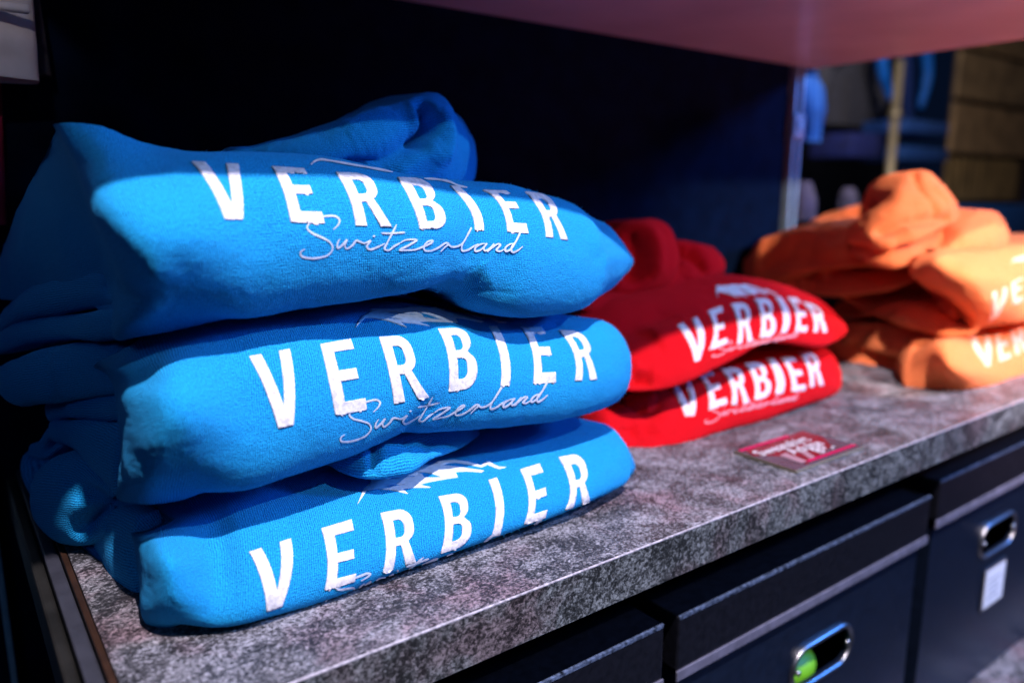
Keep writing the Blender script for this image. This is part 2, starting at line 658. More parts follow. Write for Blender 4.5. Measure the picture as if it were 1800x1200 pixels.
def grid_cut(bm, step):
    xs = [v.co.x for v in bm.verts]
    ys = [v.co.y for v in bm.verts]
    for ax, (lo, hi) in enumerate(((min(xs), max(xs)), (min(ys), max(ys)))):
        t = lo+step*.5
        while t < hi:
            co, no = ((t, 0, 0), (1, 0, 0)) if ax == 0 else ((0, t, 0), (0, 1, 0))
            bmesh.ops.bisect_plane(bm, geom=bm.verts[:]+bm.edges[:]+bm.faces[:], plane_co=co, plane_no=no, dist=1e-4)
            t += step


class Cloth:
    def __init__(self, ob):
        me = ob.data
        self.n = [v.normal.copy() for v in me.vertices]
        self.me = me
        self.bvh = BVHTree.FromPolygons([v.co for v in me.vertices], [p.vertices for p in me.polygons])

    def hit(self, px, py):
        d = ray(px, py).normalized()
        loc, nor, idx, dist = self.bvh.ray_cast(CAM, d)
        if loc is None:
            return None
        p = self.me.polygons[idx]
        w = [1/((self.me.vertices[i].co-loc).length+1e-6) for i in p.vertices]
        n = sum((self.n[i]*a for i, a in zip(p.vertices, w)), Vector()).normalized()
        if n.dot(d) > 0:
            n = -n
        return loc, n, n.dot(d)


def lay(name, bms, cloth, mat, parent, off=.0008, graze=-.035, rimmed=True):
    """press flat printed shapes onto the cloth"""
    out = bmesh.new()
    for bm in bms:
        mp = {}
        base = off
        if isinstance(bm, tuple):
            bm, base = bm
        for v in bm.verts:
            h = cloth.hit(v.co.x, v.co.y)
            if h and h[2] < graze:
                mp[v] = out.verts.new(h[0]+h[1]*(base+v.co.z))
        for f in bm.faces:
            if all(v in mp for v in f.verts):
                q = [mp[v] for v in f.verts]
                ls = max((q[i].co-q[i-1].co).length for i in range(len(q)))
                if ls < .02:
                    try:
                        out.faces.new(q)
                    except ValueError:
                        pass
        bm.free()
    # a raised edge all round gives the print its thickness
    rim = [e for e in out.edges if e.is_boundary] if rimmed else []
    out.normal_update()
    r = bmesh.ops.extrude_edge_only(out, edges=rim)
    nv = [g for g in r['geom'] if isinstance(g, bmesh.types.BMVert)]
    for v in nv:
        near = min((w for e in v.link_edges for w in e.verts if w not in nv), key=lambda w: (w.co-v.co).length, default=None)
        if near:
            v.co = near.co-near.normal*(base+.0003) if near.normal.dot(CAM-near.co) > 0 else near.co+near.normal*(base+.0003)
    bmesh.ops.recalc_face_normals(out, faces=out.faces)
    if not out.faces:
        out.free()
        return None
    me = mesh_from_bm(out)
    o = link(name, me, mat, parent)
    return o


def px_frames(origin, scale, frames):
    ox, oy = origin
    return [(ch, [[(ox+p[0]/scale, oy+p[1]/scale) for p in r] for r in rows]) for ch, rows in frames]


def letters(cloth, frames, parent, mat, step=3.5, name='letter'):
    for ch, rows in frames:
        f = frame_of(ch, rows)
        loops = []
        for lp in GLYPH[ch]:
            pts = []
            for a, b in zip(lp, lp[1:]+lp[:1]):
                n = max(1, int(math.dist(a, b)/.12))
                for k in range(n):
                    t = k/n
                    pts.append(tuple(f(a[0]+(b[0]-a[0])*t, a[1]+(b[1]-a[1])*t)))
            loops.append(pts)
        bm = fill_bm(loops)
        grid_cut(bm, step)
        lay(name, [bm], cloth, mat, parent)


def affine(src, dst):
    A = np.array([[x, y, 1] for x, y in src], float)
    M = np.linalg.solve(A, np.array(dst, float))
    return lambda p: tuple(np.array([p[0], p[1], 1.0]) @ M)


def _a(l):
    return [(320+x/5, 260+y/5) for x, y in l]


def _b(l):
    return [(680+x/5, 280+y/5) for x, y in l]


SCRIPT_STROKES = [
    _a([(1325, 720), (1372, 675), (1382, 635), (1350, 605), (1280, 600), (1190, 620), (1115, 665), (1098, 705), (1135, 745),
        (1230, 790), (1300, 832), (1322, 880), (1288, 935), (1200, 965), (1100, 967), (1045, 948), (1040, 915), (1075, 890)]),
    _a([(1385, 800), (1362, 845), (1366, 880), (1405, 855), (1447, 808), (1428, 855), (1440, 885), (1490, 860), (1530, 815),
        (1555, 822), (1600, 838), (1655, 815), (1622, 868), (1640, 890), (1715, 872), (1780, 840)]),
    _a([(1676, 782), (1684, 776), (1690, 782)]),
    _b([(82, 575), (45, 650), (0, 735), (-22, 790), (10, 800), (60, 765), (115, 735)]),
    _b([(-52, 650), (30, 652), (155, 644)]),
    _b([(115, 735), (150, 714), (258, 712), (190, 755), (108, 798), (175, 798), (240, 795), (320, 765), (385, 735), (398, 718),
        (360, 722), (322, 765), (325, 798), (370, 805), (440, 780), (520, 735), (535, 742), (500, 775), (465, 812)]),
    _b([(500, 775), (535, 752), (560, 768), (600, 768), (650, 745), (700, 675), (737, 605), (690, 690), (650, 770), (655, 803),
        (700, 798), (760, 765), (800, 745)]),
    _b([(868, 742), (820, 748), (770, 785), (772, 806), (815, 800), (875, 742), (848, 785), (855, 805), (900, 785), (938, 745),
        (880, 812), (925, 775), (975, 746), (992, 752), (958, 800), (985, 810), (1040, 785)]),
    _b([(1115, 745), (1075, 750), (1035, 785), (1038, 808), (1080, 795), (1130, 725), (1180, 615), (1130, 720), (1088, 790),
        (1098, 816), (1140, 805), (1188, 768)]),
]


def stroke_bm(pts, width, lift):
    P = catmull(np.array([(x, y, 0) for x, y in pts], float), max(8, len(pts)*7))[:, :2]
    T = np.gradient(P, axis=0)
    T /= np.linalg.norm(T, axis=1)[:, None]+1e-9
    N = np.stack([-T[:, 1], T[:, 0]], 1)
    bm = bmesh.new()
    n = len(P)
    rows = []
    for k in range(n):
        w = width*(.75+.25*math.sin(3*k/n*math.pi)**2)*min(1, .55+6*min(k, n-1-k)/n)
        z = lift+.00006*k/n
        rows.append([bm.verts.new((*(P[k]+N[k]*w*s), z+(.0001 if s == 0 else 0))) for s in (-.5, 0, .5)])
    for a, b in zip(rows, rows[1:]):
        for i in (0, 1):
            bm.faces.new((a[i], a[i+1], b[i+1], b[i]))
    return bm


def script(cloth, amap, parent, mat, width=5.2, name='script_word', apart=False):
    bms = []
    for k, s in enumerate(SCRIPT_STROKES):
        pts = [amap(p) for p in s]
        bms.append(stroke_bm(pts, width, .0001+.00006*k))
    if apart:
        for bm in bms:
            if any(cloth.hit(v.co.x, v.co.y) for v in bm.verts):
                lay('script_stroke', [bm], cloth, mat, parent, off=.0004, graze=-.02, rimmed=False)
        return
    return lay(name, bms, cloth, mat, parent, off=.0003, graze=-.02, rimmed=False)


def _m(l):
    return [(540+x/5, 680+y/5) for x, y in l]


MOUNTAIN = [
    _m([(440, 1035), (470, 960), (495, 900), (558, 845), (562, 805), (630, 790), (740, 768), (860, 735), (915, 708), (1010, 693),
        (1080, 690), (1150, 658), (1210, 650), (1300, 645), (1410, 660), (1522, 692), (1590, 655), (1640, 682), (1690, 705),
        (1750, 706), (1685, 722), (1640, 707), (1585, 682), (1530, 708), (1420, 684), (1300, 664), (1245, 668), (1180, 690),
        (1230, 695), (1300, 702), (1400, 715), (1555, 738), (1530, 752), (1400, 742), (1300, 748), (1325, 795), (1230, 808),
        (1060, 838), (985, 862), (1085, 884), (940, 885), (830, 895), (885, 940), (740, 905), (600, 898), (525, 908)]),
    _m([(700, 822), (740, 797), (860, 788), (985, 770), (940, 790), (810, 802)]),
    _m([(645, 882), (740, 858), (860, 858), (770, 874)]),
    _m([(935, 745), (1040, 752), (1100, 765), (1200, 796), (1120, 800), (1030, 800), (1010, 770)]),
]


def mountain(cloth, amap, parent, mat, step=7, name='mountain_logo'):
    bm = fill_bm([[amap(p) for p in lp] for lp in MOUNTAIN])
    grid_cut(bm, step)
    return lay(name, [bm], cloth, mat, parent, off=.0007, graze=-.01)


#SECTION_SHELF
# ------------------------------------------------------------------ the shelf bay
YF, YB, XL, XR = .343, .803, .050, 1.225
ZU = .45
shelf = empty('display_shelf', (XL, YF, -.034), 'mottled grey concrete-look shelf board carrying the three stacks of hoodies', 'shelf')
box('shelf_board', (XL, XR+.35, YF+.0006, YB-.004, -.034, 0), LAMINATE, shelf, .0006)
box('front_edge_band', (XL+.0005, XR+.35, YF-.0008, YF+.0003, -.0336, -.0011), EDGE, shelf, .0003)
box('edge_seam_glint', (XL+.0005, XR+.35, YF-.0010, YF+.0005, -.0010, .0002), plain('pale_seam_glint', (.45, .40, .46), .35, noise=.5, scale=300), shelf, .0004)  # pale laminate seam that also paints the highlight along the top bevel
box('brown_side_band', (XL-.004, XL-.0004, YF+.001, YB-.01, -.034, -.0005), BROWN, shelf, .0006)
box('pale_side_rail', (XL-.013, XL-.0046, YF-.01, YB-.01, -.03, -.004), PALE, shelf, .001)
box('side_bracket', (XL-.021, XL-.0136, YF-.02, YB-.01, -.045, -.009), DARKSTEEL, shelf, .0015)
upper = empty('upper_shelf', (XL, YF, ZU), 'pale pinkish upper shelf board with satin underside, above the stacks', 'shelf')
box('upper_board', (XL-.01, XR+.02, .308, YB-.003, ZU, ZU+.034), UNDERSIDE, upper, .001)
box('upper_edge_strip', (XR+.0205, XR+.024, .308, YB-.003, ZU+.001, ZU+.033), DARKSTEEL, upper, .0005)

panel = box('back_panel', (-.20, 1.185, YB, YB+.012, -.5, 1.1), PANEL, None, .001)
tag(panel, 'matt black back panel behind the hoodie stacks', 'panel')


def post(x0, w, label, name='steel_upright'):
    r = empty(name, (x0, YB-.01, -.5), label, 'post')
    box('channel_back', (x0, x0+w, YB+.004, YB+.02, -.5, 1.1), DARKSTEEL, r, .001)
    for s in (0, 1):
        xx = x0+s*(w-.005)
        box('channel_flange', (xx, xx+.005, YB-.012, YB+.0035, -.5, 1.1), STEEL, r, .0008)
    k = 0
    z = -.02
    while z < .44:
        box('slot', (x0+w*.5-.0025, x0+w*.5+.0025, YB+.0025, YB+.0046, z, z+.014), BLACK, r, .0003)
        z += .03
    return r


post(1.188, .026, 'vertical steel upright at the right end of the black back panel')
post(-.012, .03, 'dim steel upright at the left end of the shelf bay')
brk = empty('bracket_sleeve', (1.186, YB-.014, .33), 'short bright sleeve clipped on the right steel upright', 'bracket')
box('sleeve_shell', (1.186, 1.216, YB-.0155, YB-.0125, .333, .372), plain('bright_sleeve', (.55, .7, .85), .25, .7), brk, .001)
box('sleeve_tab', (1.196, 1.206, YB-.019, YB-.0157, .345, .36), STEEL, brk, .0006)

#SECTION_BOXES
# ------------------------------------------------------------------ storage boxes under the shelf
def loop_panel(name, outer, holes, y0, y1, mat, parent):
    """upright board in the x-z plane with real cut-outs"""
    bm = fill_bm([[(x*1000, -z*1000) for x, z in lp] for lp in [outer]+holes])
    for v in bm.verts:
        v.co = (v.co.x/1000, y0, -v.co.y/1000)
    r = bmesh.ops.extrude_face_region(bm, geom=bm.faces[:])
    for g in r['geom']:
        if isinstance(g, bmesh.types.BMVert):
            g.co.y = y1
    bmesh.ops.recalc_face_normals(bm, faces=bm.faces)
    return link(name, mesh_from_bm(bm), mat, parent, False)


def stadium(cx, cz, w, h, n=10):
    r = h/2
    return [(cx+w/2-r+r*math.cos(rad(a)), cz+r*math.sin(rad(a))) for a in np.linspace(-90, 90, n)] + \
           [(cx-w/2+r+r*math.cos(rad(a)), cz+r*math.sin(rad(a))) for a in np.linspace(90, 270, n)]


def storage_box(x0, x1, ytop, ztop, zbot, label, holder=False, filler=False, hx=None, hz=None):
    lidh = .048
    r = empty('storage_box', ((x0+x1)/2, ytop+.15, zbot), label, 'box', 'dark storage boxes under the shelf')
    y1 = ytop+.34
    bx0, bx1, by = x0+.006, x1-.006, ytop+.006
    bz = ztop-lidh-.008
    cx = hx if hx else (x0+x1)/2
    hz = hz if hz else bz-.052
    loop_panel('front_wall', [(bx0, zbot), (bx1, zbot), (bx1, bz), (bx0, bz)], [stadium(cx, hz, .100, .038)], by, by+.003, CARTON, r)
    box('side_wall', (bx0, bx0+.003, by+.0032, y1, zbot, bz), CARTON, r, .0003)
    box('side_wall', (bx1-.003, bx1, by+.0032, y1, zbot, bz), CARTON, r, .0003)
    box('base', (bx0+.0032, bx1-.0032, by+.0032, y1, zbot, zbot+.003), CARTON, r, .0003)
    lid = box('lid', (x0, x1, ytop, y1+.006, ztop-lidh, ztop), CARTONLID, r, .0018)
    # worn top edge of the lid and grey lip along its foot
    e = box('worn_edge', (x0+.001, x1-.001, ytop-.0006, ytop+.0016, ztop-.0028, ztop+.0005), WORN, lid, .0004)
    e.matrix_parent_inverse = Matrix.Identity(4)
    e.location = -Vector((0, 0, 0))
    t = box('lid_lip', (x0-.0006, x1+.0006, ytop-.0012, ytop+.0008, ztop-lidh-.0085, ztop-lidh+.0005), TRIM, r, .0005)
    rim = stadium(cx, hz, .105, .043, 14)
    ri = link('handle_rim', tube_mesh([(a, by-.0012, b) for a, b in rim], .0026, 10, True), CHROME, r)
    for sx in (-1, 1):
        link('rivet', tube_mesh([(cx+sx*.044, by-.0005, hz-.0005), (cx+sx*.0442, by-.004, hz-.0005)], .0028, 12), CHROME, r)
    if holder:
        hx0, hz0 = cx-.024, hz-.098
        box('label_frame', (hx0-.004, hx0+.062, by-.002, by-.0002, hz0-.004, hz0+.056), CHROME, r, .0008)
        c = box('paper_card', (hx0, hx0+.058, by-.0028, by-.0021, hz0, hz0+.052), PAPER, r, .0003)
        for k in range(4):
            box('print_line', (hx0+.010, hx0+.044-.005*(k % 2), by-.0031, by-.0029, hz0+.036-.008*k, hz0+.039-.008*k), INK, r, .00005)
    return r, cx, hz, by


storage_box(.065, .4225, .366, -.0885, -.395, 'dark storage box at the left, only its worn lid showing under the shelf')
_, cx2, hz2, by2 = storage_box(.4395, .856, .366, -.089, -.395, 'dark storage box with a lime green thing showing through its handle hole', hx=.666, hz=-.214)
storage_box(.866, 1.29, .362, -.073, -.392, 'dark blue lit storage box with chrome label frame, rightmost under the shelf', holder=True, hx=1.06, hz=-.192)

# lime green ball of plastic inside the middle box
bm = bmesh.new()
bmesh.ops.create_icosphere(bm, subdivisions=4, radius=.03)
for v in bm.verts:
    v.co *= 1+.06*math.sin(v.co.x*90)*math.cos(v.co.z*70)
    v.co.z *= .8
lime = link('lime_ball', mesh_from_bm(bm), LIME)
lime.location = (cx2-.018, by2+.036, hz2-.022)
lime.scale = (1.5, 1, .9)
tag(lime, 'lime green rounded thing seen through the handle hole of the middle dark box', 'ball')

low = box('lower_shelf', (.12, 2.0, .30, YB-.004, -.431, -.397), LAMINATE, None, .001)
tag(low, 'pale grey lower shelf board carrying the dark storage boxes', 'shelf')

#SECTION_TAG
# ------------------------------------------------------------------ price card
card = empty('price_card', tuple(on_z(1405, 795, 0)), 'small clear and crimson price card lying on the shelf before the red hoodies', 'sign')
A, B_, C_, D_ = [on_z(*p, .0) for p in ((1290, 797), (1410, 760), (1515, 783), (1405, 827))]
ux = (B_-A)
uy = (D_-A)
ux3 = Vector((ux.x, ux.y, 0))
wdt = ux3.length
ang = math.atan2(ux.y, ux.x)
hgt = .066


def cardpt(a, b, z):
    c, s = math.cos(ang), math.sin(ang)
    return Vector((A.x+c*a*wdt+s*b*hgt, A.y+s*a*wdt-c*b*hgt, z))


def card_patch(name, poly, z0, z1, mat):
    bm = bmesh.new()
    lo = [bm.verts.new(cardpt(a, b, z0)) for a, b in poly]
    hi = [bm.verts.new(cardpt(a, b, z1)) for a, b in poly]
    n = len(poly)
    bm.faces.new(hi)
    bm.faces.new(lo[::-1])
    for k in range(n):
        bm.faces.new((lo[k], lo[(k+1) % n], hi[(k+1) % n], hi[k]))
    bmesh.ops.recalc_face_normals(bm, faces=bm.faces)
    return link(name, mesh_from_bm(bm), mat, card, False)


CARDM = plain('smoky_card', (.10, .06, .08), .22, noise=.15, scale=60)
CARDEDGE = plain('yellowed_acrylic_edge', (.20, .16, .10), .3)
CRIM = plain('crimson_patch', (.20, .012, .02), .25, noise=.2, scale=70)
MAG = plain('magenta_line', (.50, .0, .07), .4)
CGREY = plain('card_grey_motif', (.36, .20, .24), .3)
WHITE = plain('white_lettering', (.62, .55, .60), .5)
card_patch('acrylic_plate', [(0, 0), (1, 0), (1, 1), (0, 1)], .0006, .0026, CARDEDGE)
card_patch('card_face', [(.004, .006), (.996, .006), (.996, .985), (.004, .985)], .0027, .0030, CARDM)
card_patch('crimson_patch', [(.02, .30), (.08, .06), (.96, .06), (.93, .42), (.78, .72), (.52, .82), (.2, .94), (.24, .6)], .0031, .0033, CRIM)
card_patch('grey_motif', [(.20, .52), (.30, .50), (.26, .88), (.18, .88)], .0034, .0035, CGREY)
card_patch('grey_motif', [(.42, .60), (.50, .56), (.40, .86), (.32, .88)], .0034, .0035, CGREY)
card_patch('magenta_line', [(.02, .035), (.72, .035), (.72, .10), (.02, .10)], .0036, .0037, MAG)
card_patch('magenta_line', [(.26, .86), (.97, .86), (.97, .92), (.26, .92)], .0036, .0037, MAG)


def card_text(txt, a, b, size):
    cu = bpy.data.curves.new('t', 'FONT')
    cu.body = txt
    cu.size = size
    cu.offset = size*.010
    cu.extrude = .0001
    ob = bpy.data.objects.new('t', cu)
    COL.objects.link(ob)
    bpy.context.view_layer.update()
    me = bpy.data.meshes.new_from_object(ob.evaluated_get(bpy.context.evaluated_depsgraph_get()))
    bpy.data.objects.remove(ob)
    p = cardpt(a, b, .0039)
    me.transform(Matrix.Translation(p) @ Matrix.Rotation(ang, 4, 'Z'))
    return link('lettering', me, WHITE, card, False)


card_text('Sweatshirt', .06, .40, .0185)
card_text('Adulte', .32, .62, .0185)
card_text('89.-', .52, .82, .0185)

#SECTION_HOODIES
# ------------------------------------------------------------------ blue hoodies
def hoodie(loc, label, group):
    return empty('folded_hoodie', loc, label, 'hoodie', group)


GB = 'folded blue hoodies in the front stack'
h3 = hoodie((.27, .5, 0), 'bright blue folded hoodie at the bottom of the blue stack, mountain print fully showing', GB)
h2 = hoodie((.27, .5, .06), 'bright blue folded hoodie in the middle of the blue stack of three', GB)
h1 = hoodie((.27, .5, .16), 'bright blue folded hoodie on top of the blue stack with its hood rolled up behind', GB)

DB = .30
b3 = cushion('body', [
    ([(256, 1088, .478), (248, 1040, .482), (243, 1000, .485), (238, 960, .490), (228, 930, .505)], .10),
    ([(264, 1110, .448), (252, 1072, .434), (256, 1030, .432), (254, 990, .435), (249, 956, .450), (243, 938, .478)], .16),
    ([(300, 1108, .434), (292, 1086, .418), (298, 1030, .408), (294, 988, .411), (286, 956, .428), (280, 926, .468)], .24),
    ((340, 1082, .432), (345, 890, .474), .040, .28),
    ((400, 1072, .430), (400, 868, .472), .045, DB),
    ((500, 1046, .430), (500, 845, .472), .045, DB),
    ((600, 1011, .430), (600, 828, .472), .045, DB),
    ((700, 976, .430), (700, 812, .472), .045, DB),
    ((800, 940, .430), (800, 790, .472), .045, DB),
    ((900, 905, .430), (900, 770, .472), .045, DB),
    ((1000, 869, .430), (990, 750, .472), .041, DB),
    ((1060, 849, .434), (1045, 742, .476), .032, .28),
    ([(1095, 843, .446), (1104, 830, .428), (1102, 800, .436), (1090, 774, .455), (1078, 756, .480)], .24),
    ([(1110, 836, .452), (1116, 822, .446), (1112, 806, .458), (1104, 790, .475)], .18),
], BLUE, h3, nu=260, nf=90, ex=.62, cap=(.006, .002), wr=.0007, seed=3,
    feats=[([(300, 1060), (380, 1050)], .008, .0015), ([(1060, 790), (1110, 800)], .010, .0015),
           ([(680, 900), (760, 870), (850, 850)], .012, .0012), ([(420, 870), (560, 850), (720, 830)], .012, -.002)])
b2 = cushion('body', [
    ([(205, 868, .520), (208, 820, .52), (205, 760, .52), (198, 700, .525), (188, 665, .53), (160, 648, .54)], .08),
    ([(216, 880, .474), (219, 850, .452), (226, 805, .440), (229, 765, .436), (228, 732, .438), (223, 700, .444), (216, 670, .459),
      (202, 650, .470), (182, 631, .493)], .14),
    ([(250, 888, .454), (256, 850, .428), (264, 806, .416), (266, 766, .411), (264, 728, .413), (258, 696, .420), (250, 670, .440),
      (234, 648, .456), (214, 618, .488)], .22),
    ([(310, 882, .450), (316, 840, .420), (322, 790, .406), (322, 740, .400), (316, 700, .404), (306, 660, .418), (294, 625, .445),
      (282, 588, .480)], .27),
    ((400, 850, .448), (390, 562, .474), .050, DB),
    ((500, 821, .448), (500, 548, .474), .050, DB),
    ((600, 791, .448), (600, 538, .474), .043, DB),
    ((690, 756, .448), (690, 532, .474), .043, DB),
    ((730, 756, .454), (740, 538, .474), .043, DB),
    ((780, 752, .450), (780, 545, .474), .042, DB),
    ((880, 743, .448), (880, 560, .474), .042, DB),
    ((980, 728, .448), (980, 556, .476), .043, DB),
    ((1045, 708, .454), (1040, 558, .482), .036, .28),
    ([(1088, 688, .464), (1106, 664, .446), (1108, 630, .452), (1096, 596, .470), (1075, 572, .490)], .24),
], BLUE, h2, nu=280, nf=120, ex=.72, cap=(.004, .003), wr=.0008, seed=5,
    feats=[([(705, 775), (735, 740), (770, 705)], .008, -.003), ([(930, 580), (1000, 570)], .010, -.003),
           ([(235, 815), (300, 850), (380, 842)], .008, -.0016), 
           ([(560, 600), (640, 575), (760, 560)], .010, -.0015)])
b1 = cushion('body', [
    ([(2, 524, .70), (-6, 480, .70), (8, 425, .705)], .03),
    ([(60, 528, .64), (40, 440, .64), (42, 345, .655)], .03),
    ([(120, 515, .575), (100, 400, .575), (72, 285, .590)], .03),
    ([(190, 560, .515), (196, 500, .512), (188, 440, .505), (160, 372, .512), (130, 300, .515), (97, 232, .522)], .04),
    ([(208, 597, .468), (218, 562, .446), (230, 522, .440), (222, 486, .430), (208, 452, .424), (176, 392, .430), (156, 345, .444),
      (136, 286, .468), (106, 216, .488)], .04),
    ([(252, 588, .453), (259, 552, .426), (266, 516, .416), (262, 480, .404), (240, 432, .402), (208, 374, .412), (190, 325, .432),
      (180, 278, .452), (172, 221, .476)], .05),
    ([(330, 574, .450), (336, 530, .420), (338, 480, .405), (326, 420, .399), (308, 360, .406), (286, 310, .428), (258, 251, .470)], .08),
    ((420, 557, .450), (350, 266, .470), .050, .16),
    ((520, 541, .450), (450, 267, .470), .050, .25),
    ((620, 529, .450), (550, 277, .470), .050, DB),
    ((700, 514, .450), (640, 292, .470), .050, DB),
    ((742, 506, .454), (720, 307, .470), .046, DB),
    ((775, 524, .456), (765, 312, .470), .044, DB),
    ((815, 540, .450), (810, 318, .470), .043, DB),
    ((870, 554, .444), (870, 324, .470), .042, DB),
    ((940, 555, .444), (935, 337, .472), .038, DB),
    ((1000, 546, .448), (990, 354, .475), .034, .28),
    ([(1050, 523, .456), (1068, 495, .436), (1070, 455, .432), (1060, 420, .446), (1040, 382, .482)], .24),
    ([(1084, 497, .466), (1096, 478, .456), (1098, 455, .456), (1092, 434, .466), (1078, 406, .486)], .18),
    ([(1106, 472, .472), (1112, 461, .470), (1108, 448, .478)], .10),
], BLUE, h1, nu=340, nf=130, ex=.8, cap=(.006, .001), wr=.0009, seed=8,
    feats=[([(745, 525), (800, 520), (860, 490)], .010, -.004), ([(690, 515), (760, 490), (830, 465)], .009, .0018),
           ([(880, 440), (895, 490), (880, 530)], .010, -.0015), ([(840, 460), (850, 510)], .014, .0015),
           ([(420, 540), (560, 500), (700, 470)], .02, -.0015), ([(1030, 380), (1060, 440)], .012, .001)])

# folded sleeves and side seams showing at the left end of the stack
def side(parent, name, cols, **kw):
    kw.setdefault('nu', 70)
    kw.setdefault('nf', 34)
    kw.setdefault('wr', .0011)
    return cushion(name, cols, BLUE, parent, rot=math.pi/2, **kw)


side(h1, 'sleeve_fold', [((12, 585, .72), (34, 532, .72), .010, .05), ((60, 562, .66), (75, 500, .66), .014, .06),
                         ((120, 552, .60), (130, 478, .60), .014, .07), ((185, 542, .54), (190, 470, .54), .010, .08),
                         ((214, 540, .50), (214, 478, .51), .004, .06)], seed=11,
     feats=[([(178, 498), (190, 500)], .006, -.010)])
side(h1, 'sleeve_fold', [((12, 622, .72), (18, 575, .72), .010, .05), ((60, 606, .66), (70, 556, .66), .012, .06),
                         ((130, 600, .58), (140, 548, .58), .012, .07), ((200, 598, .51), (200, 542, .51), .008, .08),
                         ((225, 592, .48), (225, 545, .49), .002, .06)], seed=12)
side(h2, 'sleeve_fold', [((22, 690, .70), (14, 640, .70), .014, .06), ((60, 712, .65), (50, 622, .65), .020, .07),
                         ((110, 708, .60), (100, 606, .60), .020, .08), ((170, 695, .55), (170, 600, .55), .014, .09),
                         ((215, 690, .51), (212, 602, .52), .008, .09)], seed=13, cap=(.014, .01),
     feats=[([(84, 615), (84, 650), (100, 705)], .004, -.0022, 1)])
side(h2, 'sleeve_fold', [((98, 742, .64), (92, 704, .64), .006, .05), ((150, 735, .58), (150, 692, .58), .010, .06),
                         ((200, 738, .53), (200, 690, .53), .008, .07), ((232, 742, .49), (232, 690, .49), .004, .06)], seed=14)
side(h2, 'cuff', [((62, 802, .66), (72, 778, .66), .004, .02), ((84, 808, .65), (86, 762, .65), .008, .03),
                  ((112, 790, .63), (104, 742, .63), .008, .04), ((150, 768, .60), (140, 735, .60), .004, .04)], seed=15, wr=.0018,
     feats=[([(72, 796), (98, 780), (120, 770)], .004, -.007)])
side(h2, 'side_seam', [((105, 776, .62), (100, 738, .62), .006, .05), ((150, 792, .575), (150, 736, .575), .010, .06),
                       ((188, 832, .535), (190, 740, .535), .010, .07), ((212, 872, .505), (222, 745, .50), .006, .08)], seed=16)
side(h3, 'sleeve_fold', [((84, 900, .66), (84, 838, .66), .010, .06), ((108, 932, .62), (104, 803, .62), .020, .07),
                         ((145, 952, .585), (140, 785, .585), .024, .09), ((182, 950, .555), (176, 800, .555), .020, .10),
                         ((208, 925, .53), (206, 858, .53), .010, .09)], seed=17, cap=(.010, .006), wr=.0016,
     feats=[([(138, 940), (165, 905), (210, 885)], .007, -.016, 1), ([(150, 866), (205, 884)], .007, -.010, 1),
            ([(100, 800), (150, 850)], .012, -.004), ([(160, 950), (200, 915)], .006, .004)])
side(h3, 'sleeve_fold', [((176, 968, .60), (170, 945, .60), .006, .05), ((205, 1000, .56), (190, 905, .56), .010, .07),
                         ((232, 1040, .52), (225, 890, .52), .012, .09), ((256, 1075, .49), (250, 900, .49), .008, .08)], seed=18,
     feats=[([(225, 950), (235, 1010)], .006, -.003)])
# hood of the bottom blue hoodie squeezed out between it and the middle one
side(h3, 'hood_fold', [((575, 812, .475), (585, 790, .48), .004, .06), ((620, 826, .455), (620, 776, .47), .016, .06),
                       ((652, 833, .445), (650, 762, .46), .024, .06), ((685, 832, .442), (682, 755, .46), .026, .06),
                       ((725, 812, .445), (722, 748, .465), .022, .06), ((780, 792, .455), (780, 748, .47), .014, .06),
                       ((838, 768, .475), (835, 748, .485), .003, .06)], seed=20, nf=50,
     feats=[([(650, 775), (655, 805), (660, 832)], .003, -.005, 1), ([(700, 775), (740, 782), (775, 770)], .007, -.005)])
# rolled hood of the top blue hoodie
side(h1, 'hood', [((430, 275, .56), (440, 258, .56), .004, .05), ((500, 285, .555), (520, 240, .56), .018, .07),
                  ((580, 300, .55), (600, 214, .56), .028, .08), ((650, 318, .545), (670, 185, .56), .032, .09),
                  ((715, 330, .545), (725, 165, .56), .030, .09), ((762, 335, .55), (760, 168, .56), .026, .08),
                  ((796, 325, .555), (792, 212, .56), .018, .06)], seed=21, nu=140, nf=80, cap=(.012, .010), wr=.0016,
     feats=[([(744, 186), (750, 204), (758, 220), (742, 244)], .0055, -.020, 1), ([(730, 175), (733, 200), (738, 222)], .006, .004),
            ([(764, 185), (786, 215), (788, 255), (770, 296)], .007, .007), ([(600, 305), (680, 285), (738, 246)], .011, -.013, 1),
            ([(690, 318), (735, 275), (785, 262)], .008, .005), ([(600, 232), (690, 192)], .012, .003)])
side(h1, 'hood_rim', [((770, 330, .60), (770, 190, .60), .008, .05), ((800, 330, .595), (795, 200, .60), .016, .06),
                      ((820, 325, .60), (818, 235, .60), .012, .05)], seed=22, nu=60, nf=50, cap=(.01, .008),
     feats=[([(795, 215), (812, 250)], .006, -.004)])

